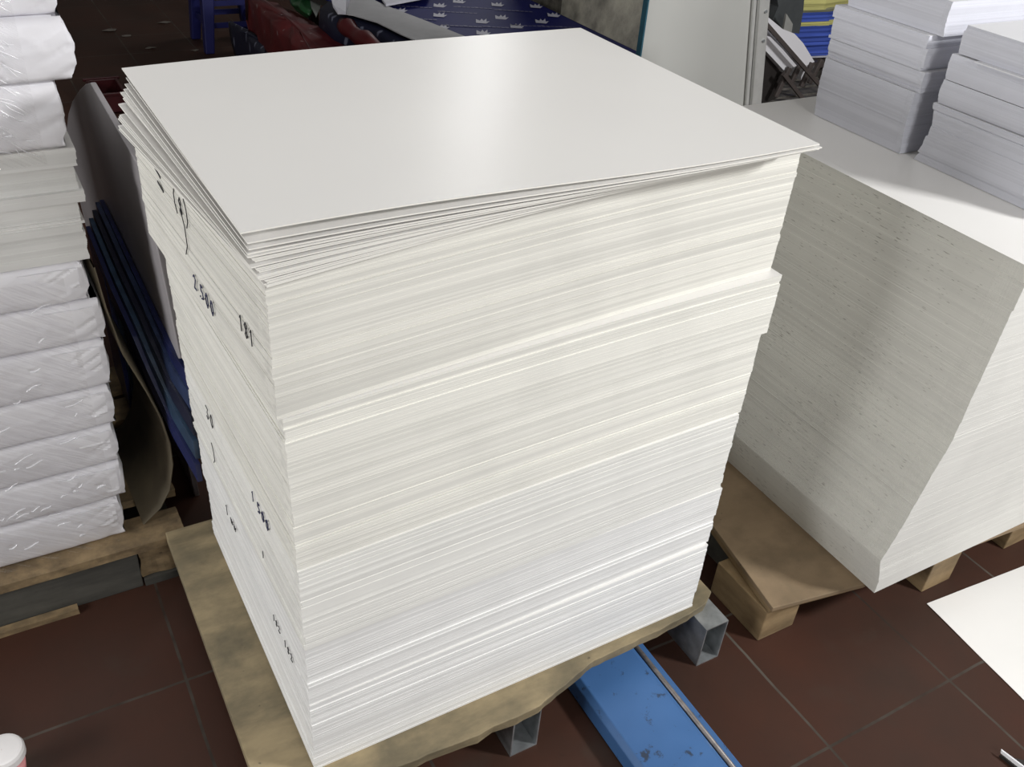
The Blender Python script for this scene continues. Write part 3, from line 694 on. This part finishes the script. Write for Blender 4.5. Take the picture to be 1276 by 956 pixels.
PR = [(1.50, -0.012, 0.600), (1.12, -0.012, 0.600), (0.95, -0.011, 0.598), (0.87, -0.011, 0.596), (0.75, -0.008, 0.590), (0.665, 0.006, 0.580)]
for k in range(5):
    t = k/4; m = MB(); vs = []; fs = []; hh = 0.048
    path = [(a_[0]-0.02*k*(i_ == 0), a_[1]*t+b_[1]*(1-t), a_[2]*t+b_[2]*(1-t)+0.004*((k*3) % 4)) for i_, (a_, b_) in enumerate(zip(PL, PR))]
    for y, x, z in path: vs += [(x-0.0052, y, z), (x+0.0052, y, z), (x+0.0052, y, z-hh), (x-0.0052, y, z-hh)]
    for i_ in range(len(path)-1):
        for q_ in range(4): fs.append((4*i_+q_, 4*i_+(q_+1) % 4, 4*i_+4+(q_+1) % 4, 4*i_+4+q_))
    n_ = 4*(len(path)-1); fs += [(0, 3, 2, 1), (n_, n_+1, n_+2, n_+3)]
    m.add(vs, fs); y, x, z = path[0]; m.box(x-0.0052, x+0.0052, y-0.22, y, 0, z-hh+0.01)
    o = m.build('blue_board', M_BLUES[k]); tag(o, bl[k], 'board', 'blue boards standing in a row between the piles')
# curved brown cardboard between
M_CARD = plain('brown_cardboard', (0.14, 0.115, 0.075), 0.75, var=0.2, scale=10)
prof = [(-0.125, 0.132), (-0.085, 0.165), (-0.058, 0.21), (-0.042, 0.28), (-0.040, 0.34), (-0.048, 0.41), (-0.068, 0.49), (-0.098, 0.59), (-0.112, 0.70), (-0.118, 0.79)]
m = MB(); vs = []; fs = []
for (x, z) in prof:
    for y in (0.765, 0.92, 1.12): vs.append((x-0.012*(y-0.765)/0.35, y, z))
nn = len(vs); vs += [(x-0.003, y, z-0.001) for x, y, z in vs]
for i in range(len(prof)-1):
    for j in range(2):
        a_ = i*3+j; fs += [(a_, a_+1, a_+4, a_+3), (nn+a_, nn+a_+3, nn+a_+4, nn+a_+1)]
    fs += [(i*3, i*3+3, nn+i*3+3, nn+i*3), (i*3+2, nn+i*3+2, nn+i*3+5, i*3+5)]
o = m.add(vs, fs).build('cardboard_sheet', M_CARD, smooth=True)
tag(o, 'bowed dull brown cardboard standing on the chipped pallet beside the wrapped reams', 'cardboard')

# ------------------------------------------------------------------ background left: floor, stool, red crate, litter
M_STOOL = plain('blue_plastic', (0.016, 0.018, 0.11), 0.4, var=0.1)
sx, sy = 1.20, 4.90
S = thing('plastic_stool', (sx, sy, 0), 'dark blue plastic stool on the dim tiles at the back left', 'stool')
cs = [(-0.16, -0.16), (0.16, -0.16), (0.16, 0.16), (-0.16, 0.16)]
for a_, c_ in cs:
    m = MB(); wv = 0.026
    lo = Vector((sx+a_, sy+c_, 0)); hi = Vector((sx+a_*0.78, sy+c_*0.78, 0.44))
    m.hexa([lo+Vector(q) for q in ((-wv, -wv, 0), (wv, -wv, 0), (wv, wv, 0), (-wv, wv, 0))]+[hi+Vector(q) for q in ((-wv*1.5, -wv*1.5, 0), (wv*1.5, -wv*1.5, 0), (wv*1.5, wv*1.5, 0), (-wv*1.5, wv*1.5, 0))])
    m.build('leg', M_STOOL, S, bevel=0.006)
for i in range(4):
    (a_, c_), (a2_, c2_) = cs[i], cs[(i+1) % 4]
    for z in (0.15, 0.27):
        k = 1-0.22*z/0.44
        MB().bar((sx+a_*k, sy+c_*k, z), (sx+a2_*k, sy+c2_*k, z), 0.012, 0.030).build('crossbar', M_STOOL, S)
m = MB(); m.box(sx-0.17, sx+0.17, sy-0.17, sy+0.17, 0.44, 0.465); m.build('seat', M_STOOL, S, bevel=0.012)
M_RED = plain('red_plastic', (0.045, 0.005, 0.007), 0.4, var=0.2)
q = at(136, 132, z=0.0)
X = thing('crate', (q.x, q.y, 0), 'small dark red plastic crate on the floor behind the grey panel', 'crate')
m = MB(); wv = 0.075
for (xa, xb, ya, yb) in ((-wv, wv, -0.12, -0.105), (-wv, wv, 0.105, 0.12), (-wv, -wv+0.015, -0.105, 0.105), (wv-0.015, wv, -0.105, 0.105)):
    m.box(q.x+xa, q.x+xb, q.y+ya, q.y+yb, 0.0, 0.10)
m.box(q.x-wv, q.x+wv, q.y-0.12, q.y+0.12, 0.0, 0.012); m.build('body', M_RED, X, bevel=0.004)
m = MB(); m.box(q.x-wv-0.012, q.x+wv+0.012, q.y-0.132, q.y-0.12, 0.09, 0.105); m.build('rim', M_RED, X, bevel=0.003)
m = MB(); m.box(q.x-wv-0.012, q.x+wv+0.012, q.y+0.12, q.y+0.132, 0.09, 0.105); m.build('rim', M_RED, X, bevel=0.003)
# paper scraps on the far floor
M_SCRAP = plain('paper_scrap', (0.17, 0.15, 0.13), 0.8)
def scrap(px, py, s, lab, seed):
    p = at(px, py, z=0.002); r = random.Random(seed); n = 7; a0 = r.uniform(0, 6)
    pts = [(p.x+s*(0.5+0.5*r.random())*math.cos(a0+2*PI*k/n), p.y+s*0.6*(0.5+0.5*r.random())*math.sin(a0+2*PI*k/n), 0.001+0.006*r.random()) for k in range(n)]
    o = MB().prism(pts, (0, 0, 0.002)).build('paper_scrap', M_SCRAP); tag(o, lab, 'paper scrap', 'paper scraps on the dark floor')
scrap(138, 38, 0.06, 'flat greyish scrap on the dark floor, nearest the wrapped reams', 1)
scrap(157, 45, 0.035, 'small crumpled scrap on the dark floor right of the flat greyish one', 2)
scrap(205, 28, 0.05, 'faint scrap on the dark floor nearer to the blue stool', 3)
scrap(188, 60, 0.035, 'scrap on the dark floor just above the far left corner of the top sheet', 4)
scrap(243, 63, 0.025, 'tiny scrap on the dark floor in front of the blue stool', 5)
for px, py, px2, py2 in ((108, 68, 113, 64),):
    pass

# ------------------------------------------------------------------ background: table with patterned wrapping
TZ = 0.60
W = thing('work_table', (1.5, 2.9, 0), 'low dark table behind the central pile, carrying the wrapped goods', 'table')
MB().prism([(1.57, 2.02, TZ-0.035), (2.26, 2.02, TZ-0.035), (2.26, 3.75, TZ-0.035), (1.21, 3.75, TZ-0.035)], (0, 0, 0.031)).build('tabletop', M_BLACK, W, bevel=0.003)
for xx, yy in ((1.62, 2.08), (2.18, 2.08), (1.30, 3.65), (2.18, 3.65)): MB().box(xx, xx+0.04, yy, yy+0.04, 0, TZ-0.035).build('leg', M_BLACK, W)
M_NAVY = plain('navy_paper', (0.008, 0.011, 0.10), 0.5, var=0.15, scale=3, bs=0.1, spec=0.15)
M_MARK = plain('printed_crown', (0.45, 0.45, 0.52), 0.6, bs=0); M_SCRIPT = plain('printed_script', (0.11, 0.11, 0.20), 0.6, bs=0)
m = MB(); n = 20; vs = []; fs = []
for j in range(n+1):
    for i in range(n+1):
        u, v_ = i/n, j/n
        xl_ = 1.57-0.36*v_; vs.append((xl_+(2.26-xl_)*u, 2.0+1.76*v_, TZ+0.002+0.0015*math.sin(u*9+v_*5)))
N_ = len(vs); vs += [(x, y, TZ-0.003) for x, y, z in vs]
for j in range(n):
    for i in range(n):
        q = j*(n+1)+i; fs += [(q, q+1, q+n+2, q+n+1), (N_+q, N_+q+n+1, N_+q+n+2, N_+q+1)]
bd = list(range(n))+[j*(n+1)+n for j in range(n)]+[n*(n+1)+q for q in range(n, 0, -1)]+[j*(n+1) for j in range(n, 0, -1)]
for s_, t_ in zip(bd, bd[1:]+bd[:1]): fs.append((s_, t_, N_+t_, N_+s_))
m.add(vs, fs, 0)
m.add([(2.26, 2.0, TZ+.002), (2.262, 3.76, TZ+.002), (2.272, 3.76, TZ-0.16), (2.270, 2.0, TZ-0.16)], [(0, 1, 2, 3)], 0)   # overhang at the right
crowns = [(548, 7), (548, 19), (551, 34), (572, 2), (601, 27), (602, 41), (620, 6), (625, 22), (658, 47), (675, 27), (683, 42), (499, 13), (607, 55), (644, 33), (718, 40), (668, 8), (690, 19)]
shape = [(-.5, -.25), (.4, -.25), (.62, .15), (.35, .05), (.28, .5), (.08, .12), (-.12, .42), (-.22, .10), (-.6, .28)]
for px, py in crowns:
    p = at(px, py, z=TZ+0.004); s_ = 0.052
    cr = [Vector((p.x+(a_*0.85+b_*2.3*0.53)*s_, p.y+(-a_*0.53+b_*2.3*0.85)*s_, TZ+0.0045)) for a_, b_ in shape]
    m.add([c_ for c_ in cr], [list(range(len(cr)))], 1)
for px, py in ((515, 9), (571, 16), (576, 33), (628, 35), (641, 14), (520, 24), (627, 50), (662, 33), (695, 34), (590, 10)):
    p = at(px, py, z=TZ+0.004)
    for k in range(9):
        a_ = -0.09+0.02*k; hgt = 0.014 if k in (1, 5) else 0.007
        c_ = Vector((p.x+a_*0.93, p.y-a_*0.42, TZ+0.0045)); m.add([c_, c_+Vector((.015, -.006, 0)), c_+Vector((.018, hgt, 0)), c_+Vector((.003, hgt+.006, 0))], [(0, 1, 2, 3)], 2)
o = m.build('wrapping_sheet', [M_NAVY, M_MARK, M_SCRIPT]); tag(o, 'dark blue wrapping sheet printed with small white crowns, spread on the back table', 'wrapping paper')
# grey white strip of board along its left side
z_ = TZ+0.012
strip = [at(428, -12, z=z_), at(455, -4, z=z_), at(480, 8, z=z_), at(540, 31, z=z_), at(602, 56, z=z_), at(650, 76, z=z_), at(585, 80, z=z_), at(530, 57, z=z_), at(500, 44, z=z_), at(470, 29, z=z_), at(440, 20, z=z_), at(425, 18, z=z_)]
o = MB().prism(strip, (0, 0, 0.006)).build('grey_board_strip', plain('grey_board', (0.42, 0.42, 0.43), 0.7, var=0.05), bevel=0.001)
tag(o, 'long pale grey strip of board lying along the left side of the crown sheet', 'board strip')
M_WHITE = plain('white_folded_paper', (0.62, 0.62, 0.68), 0.6, var=0.05)
m = MB(); zz = TZ+0.02
p1 = [at(409, -14, z=zz+.06), at(432, -16, z=zz+.05), at(436, 2, z=zz), at(431, 18, z=zz), at(421, 18, z=zz), at(415, 9, z=zz+.02)]
m.prism(p1, (0, 0, 0.012)); o = m.build('folded_paper', M_WHITE); tag(o, 'small bright folded white paper at the corner of the grey strip', 'paper')
m = MB(); p1 = [at(466, -14, z=zz+.01), at(540, -16, z=zz+.01), at(534, -2, z=zz+.01), at(481, 8, z=zz)]
m.prism(p1, (0, 0, 0.01)); o = m.build('folded_paper', M_WHITE); tag(o, 'white paper lying on the crown sheet at the top edge', 'paper')
# red patterned wrapping hanging at the left of the table
M_REDP, nt, b = new_mat('red_patterned_paper')
v = coords(nt, 'Object', (1, 1, 1)); vo = N(nt, 'ShaderNodeTexVoronoi'); vo.inputs['Scale'].default_value = 16; nt.links.new(coords(nt, 'Object', (1, 1.4, 0.6)), vo.inputs['Vector'])
nz = noise_n(nt, v, 40, 3)
ad = N(nt, 'ShaderNodeMath', operation='MULTIPLY_ADD'); nt.links.new(nz, ad.inputs[0]); ad.inputs[1].default_value = 0.5; nt.links.new(vo.outputs['Distance'], ad.inputs[2])
base = ramp(nt, noise_n(nt, v, 6, 4), [(0.35, (0.075, 0.008, 0.010)), (0.65, (0.13, 0.012, 0.014))])
nt.links.new(mixc(nt, ramp(nt, ad.outputs[0], [(0.30, (0.8,)*3), (0.38, (0, 0, 0))]), base, (0.30, 0.25, 0.25)), b.inputs['Base Color']); b.inputs['Roughness'].default_value = 0.45
M_NAVYP, nt, b = new_mat('navy_patterned_paper')
v = coords(nt); vo = N(nt, 'ShaderNodeTexVoronoi'); vo.inputs['Scale'].default_value = 14; nt.links.new(coords(nt, 'Object', (1, 1.4, 0.5)), vo.inputs['Vector'])
nt.links.new(ramp(nt, vo.outputs['Distance'], [(0.16, (0.15, 0.16, 0.22)), (0.24, (0.008, 0.010, 0.028))]), b.inputs['Base Color']); b.inputs['Roughness'].default_value = 0.5
def bale(px0, px1, z0, z1, mat, name, seed, puff=0.02, clamp=True):
    """a soft wrapped bale: outline taken on its top plane"""
    m = MB(); top = [at(a_, c_, z=z1) for a_, c_ in px0]
    if clamp:
      for p in top: p.x = min(p.x, 1.57-0.205*(p.y-2.0)-0.045)
    cx = sum((p.x for p in top))/len(top); cy = sum((p.y for p in top))/len(top); n = len(top); vs = []; fs = []
    dens = []
    for i in range(n):
        for k in range(6): dens.append(top[i].lerp(top[(i+1) % n], k/6))
    rings = [(0.72, z0), (0.84, z0+0.3*(z1-z0)), (0.97, z0+0.7*(z1-z0)), (1.0, z1-0.015), (0.93, z1), (0.6, z1+puff*.6), (0.25, z1+puff)]
    for s_, z in rings:
        for p in dens:
            nv = noise.noise_vector(Vector((p.x*9, p.y*9, z*9+seed)))*0.02
            vs.append((cx+(p.x-cx)*s_+nv.x, cy+(p.y-cy)*s_+nv.y, max(z0, z+nv.z*0.5)))
    K = len(dens)
    for r in range(len(rings)-1):
        fs += [(r*K+i, r*K+(i+1) % K, (r+1)*K+(i+1) % K, (r+1)*K+i) for i in range(K)]
    fs += [tuple(range((len(rings)-1)*K, len(rings)*K)), tuple(range(K-1, -1, -1))]
    return m.add(vs, fs).build(name, mat, smooth=True)
o = bale([(322, -14), (385, -18), (424, 10), (440, 40), (446, 84), (412, 94), (384, 72), (356, 42), (330, 18)], None, 0.0, 0.50, M_REDP, 'wrapped_bale', 3)
tag(o, 'large dark red speckled wrapped bale on the floor left of the back table', 'bale')
o = bale([(318, 22), (338, 36), (368, 66), (380, 90), (352, 96), (330, 74), (314, 50)], None, 0.0, 0.30, M_NAVYP, 'wrapped_bale', 8)
tag(o, 'low near-black speckled bale at the left foot of the red one', 'bale')
a_ = at(428, 32, z=0.56); c_ = at(500, 82, z=0.56)
o = MB().tube([a_.lerp(c_, k/10)+Vector((0, 0, 0.006*math.sin(k*1.7))) for k in range(11)], [0.035+0.006*math.sin(k*2.0) for k in range(11)], 16).build('fabric_roll', M_REDP, smooth=True)
tag(o, 'dark red speckled roll lying against the left edge of the back table', 'roll')
m = MB(); e0 = [at(405, 4, z=TZ-0.0), at(425, 18, z=TZ), at(470, 30, z=TZ), at(500, 44, z=TZ), at(535, 58, z=TZ), at(580, 78, z=TZ)]
vs = []; fs = []
for p in e0:
    vs += [(p.x+0.02, p.y, TZ+0.009), (p.x-0.035, p.y-0.03, TZ-0.015), (p.x-0.055, p.y-0.05, TZ-0.10), (p.x-0.045, p.y-0.04, TZ-0.11), (p.x-0.022, p.y-0.02, TZ-0.015), (p.x+0.02, p.y, TZ+0.006)]
for i in range(len(e0)-1):
    for k in range(6): fs.append((6*i+k, 6*i+(k+1) % 6, 6*i+6+(k+1) % 6, 6*i+6+k))
fs += [tuple(range(6)), tuple(range(6*len(e0)-1, 6*len(e0)-7, -1))]
o = m.add(vs, fs).build('wrapping_sheet', M_NAVYP, smooth=True); tag(o, 'near-black printed wrapping hanging over the left edge under the grey strip', 'wrapping paper')
M_GREEN = plain('green_plastic', (0.02, 0.085, 0.03), 0.35, var=0.2)
o = bale([(356, -16), (396, -20), (398, 4), (386, 15), (372, 10), (362, 0)], None, 0.50, 0.545, M_GREEN, 'green_bag', 12, 0.01, False); tag(o, 'small green plastic bag on top of the red bale', 'bag')
o = MB().prism([at(385, -6, z=0.56), at(402, -8, z=0.56), at(399, 12, z=0.55), at(394, 22, z=0.54), at(388, 10, z=0.55)], (0, 0, 0.006)).build('grey_scrap', plain('grey_scrap', (0.25, 0.27, 0.25), 0.5)); tag(o, 'grey translucent scrap beside the green bag', 'scrap')

# ------------------------------------------------------------------ background right: panel with aluminium frame
M_WB = plain('grey_white_panel', (0.50, 0.50, 0.475), 0.35, var=0.03, scale=2, bs=0.02)
Wb = thing('framed_panel', (1.75, 1.3, 0), 'upright grey-white panel with an aluminium post behind the central pile', 'panel')
def xr_at(z): return 2.037+(1.972-2.037)*(z-0.708)/(1.047-0.708)
zb, zt_ = 0.0, 1.6
MB().prism([(1.52, 1.30, zb), (xr_at(0.5)-0.045, 1.30, zb), (xr_at(0.5)-0.045, 1.30, 0.5), (xr_at(zt_)-0.045, 1.30, zt_), (1.505, 1.30, zt_)], (0, 0.012, 0)).build('sheet', M_WB, Wb)
MB().prism([(1.515, 1.292, zb), (1.520, 1.292, zb), (1.505, 1.292, zt_), (1.500, 1.292, zt_)], (0, 0.022, 0)).build('teal_edge', plain('teal_trim', (0.03, 0.10, 0.14), 0.4), Wb)
def post(a_, b_, yf, yb):
    return MB().prism([(xr_at(0.5)+a_, yf, zb), (xr_at(0.5)+b_, yf, zb), (xr_at(0.5)+b_, yf, 0.5), (xr_at(zt_)+b_, yf, zt_), (xr_at(zt_)+a_, yf, zt_), (xr_at(0.5)+a_, yf, 0.5)], (0, yb-yf, 0))
post(-0.046, -0.002, 1.278, 1.325).build('post', M_ALU, Wb, bevel=0.006)
post(-0.062, -0.048, 1.290, 1.299).build('post_lip', M_ALU, Wb, bevel=0.002)
for z in (1.02, 0.93):
    x = xr_at(z)-0.020; MB().tube([(x, 1.2785, z), (x, 1.274, z)], 0.005, 12).build('rivet', M_STEEL, Wb)

# ------------------------------------------------------------------ background right: rack with booklets and blue-yellow sheets
YB = 2.0
K = thing('booklet_rack', (2.95, 2.1, 0), 'dark metal slotted rack holding white booklets, right of the aluminium post', 'rack')
def slab(pix, y0, th, mat, name, parent, bev=0.0):
    return MB().prism([at(a_, c_, y=y0) for a_, c_ in pix], (0, th, 0)).build(name, mat, parent, bevel=bev)
M_SLAT = plain('slatted_bed', (0.13, 0.12, 0.105), 0.6, var=0.5, scale=30)
zf = 0.40
p0 = at(948, 131, z=zf)
m = MB()
for k in range(9): m.box(2.60, 3.75, 1.80+0.095*k, 1.875+0.095*k, zf-0.02, zf)
m.build('bed', M_SLAT, K, bevel=0.002)
for xx in (2.62, 3.68):
    for yy in (1.82, 2.58): MB().box(xx, xx+0.04, yy, yy+0.04, 0, zf-0.02).build('leg', M_BLACK, K)
slab([(948, 62), (975, 92), (968, 122), (947, 132), (944, 100)], 2.02, 0.02, M_BLACK, 'end_plate', K)
for a_, c_, y_ in (((952, 27), (1030, 116), 1.93), ((976, 92), (1001, 124), 1.95)):
    MB().bar(at(*a_, y=y_), at(*c_, y=y_), 0.014, 0.016).build('rod', M_ROD, K)
for a_, c_, y_ in (((984, 84), (966, 121), 1.97), ((996, 82), (985, 104), 1.98), ((1012, 78), (998, 108), 1.98), ((1024, 74), (1008, 104), 2.0), ((1036, 72), (1022, 98), 2.02), ((1046, 70), (1030, 100), 2.04)):
    A = at(*a_, y=y_); B_ = at(*c_, y=y_)
    MB().bar(A, B_, 0.016, 0.022).build('hook', M_ROD, K, bevel=0.003)
M_BOOK = edge_mat('booklet_edge', (0.80, 0.79, 0.82), 0.05, vfreq=200)
bk = [([(951, 18), (958, 22), (975, 36), (990, 42), (1001, 54), (1015, 77), (1004, 82), (985, 62), (953, 30)], 'white booklet leaning highest in the slotted rack'),
      ([(951, 44), (960, 46), (976, 62), (993, 82), (984, 86), (977, 88), (966, 76), (951, 60)], 'white booklet leaning just below the highest one in the slotted rack'),
      ([(1000, 84), (1014, 80), (1016, 86), (1004, 98), (998, 100)], 'short white booklet end peeping between the rack hooks')]
for pix, lab in bk:
    o = slab(pix, 1.985 if 'short' not in lab else 2.02, 0.14, M_BOOK, 'booklet', None); tag(o, lab, 'booklet', 'booklets in the slotted rack')
# grey machine part and grey card behind
o = slab([(967, -10), (1003, -12), (1001, 14), (996, 42), (980, 40), (963, 24), (970, 8)], 2.22, 0.25, plain('dark_grey_carton', (0.075, 0.082, 0.085), 0.5), 'dark_carton', None)
tag(o, 'dark grey carton at the top right beside the yellow sheets', 'carton')
o = slab([(980, 17), (988, 30), (986, 44), (976, 40)], 2.15, 0.01, plain('grey_card', (0.33, 0.33, 0.31), 0.6), 'grey_card', None)
tag(o, 'small triangular pale grey card in front of the dark carton', 'card')
# zigzag piles of printed sheets, one lift per colour
M_YEL = edge_mat('yellow_sheets', (0.60, 0.57, 0.22), 0.18, vfreq=160); M_BLU = edge_mat('blue_sheets', (0.07, 0.12, 0.48), 0.3, vfreq=160); M_WHI = edge_mat('white_sheets', (0.7, 0.7, 0.75), 0.1); M_GRY = edge_mat('olive_sheets', (0.30, 0.30, 0.20), 0.25, vfreq=160)
bands = [(-16, 11, M_YEL, 'uppermost yellow lift'), (11, 15, M_GRY, 'thin olive lift under the uppermost yellow one'), (15, 26, M_BLU, 'blue lift between two yellow bands'), (26, 32, M_YEL, 'narrow pale yellow lift'), (32, 46, M_BLU, 'blue lift below the narrow yellow one'), (46, 57, M_BLU, 'second lowest blue lift'), (57, 69, M_BLU, 'lowest blue lift'), (69, 72, M_WHI, 'thin white lift at the foot')]
for k, (ya, yb, mt, lab) in enumerate(bands):
    ex = 0 if ya < 20 else -3
    jj = [0, 2, -1, 1, -2, 3, 12, 13][k]
    def P_(x, y): return at(x, y, y=2.30)
    xl = [1001, 998, 996, 993, 990, 994, 1006, 1010][k]
    A0, A1 = P_(xl, ya+4), P_(1034, ya-1); B0 = P_(1062, ya-2)
    H_ = (P_(1034, ya)-P_(1034, yb)).length
    m = MB(); zt2 = A1.z; x_l, x_m, x_r = A0.x, A1.x, B0.x+0.08; nn = 7; vs = []; fs = []
    for q in range(nn+1):
        z = zt2-H_*q/nn; o_ = 0.004*math.sin(q*2.2+k)
        vs += [(x_l, 2.36+o_, z-0.012), (x_m, 2.30+o_, z), (x_r, 2.35+o_, z-0.006), (x_r, 2.62, z), (x_l, 2.62, z-0.012)]
    for q in range(nn):
        for r in range(5): fs.append((5*q+r, 5*(q+1)+r, 5*(q+1)+(r+1) % 5, 5*q+(r+1) % 5))
    fs += [(0, 1, 2, 3, 4), tuple(5*nn+r for r in (4, 3, 2, 1, 0))]
    m.add(vs, fs); o = m.build('printed_sheet_lift', mt)
    u_ = np.array([(v_.co.x*1.0, v_.co.z) for v_ in o.data.vertices]); ul = o.data.uv_layers.new(name='UVMap')
    for lp in o.data.loops: ul.data[lp.index].uv = u_[lp.vertex_index]
    tag(o, lab+' of the zigzag pile at the back right', 'paper stack', 'lifts of blue and yellow printed sheets')
zlow = min((o.matrix_basis @ v_.co).z for v_ in o.data.vertices)
o = MB().box(2.86, 3.70, 2.285, 2.66, 0.41 if zlow < 0.45 else zlow-0.03, zlow).build('rack_shelf', M_ROD); 
D = thing('stand', (3.3, 2.47, 0), 'dark stand behind the slotted rack carrying the blue and yellow sheets', 'stand')
o.name = 'shelf'; o.parent = D; o.location = -D.location
for xx in (2.9, 3.62):
    MB().box(xx, xx+0.03, 2.70, 2.73, 0, zlow-0.005).build('post', M_BLACK, D)
MB().box(2.9, 3.65, 2.66, 2.70, zlow-0.03, zlow-0.002).build('rail', M_BLACK, D)
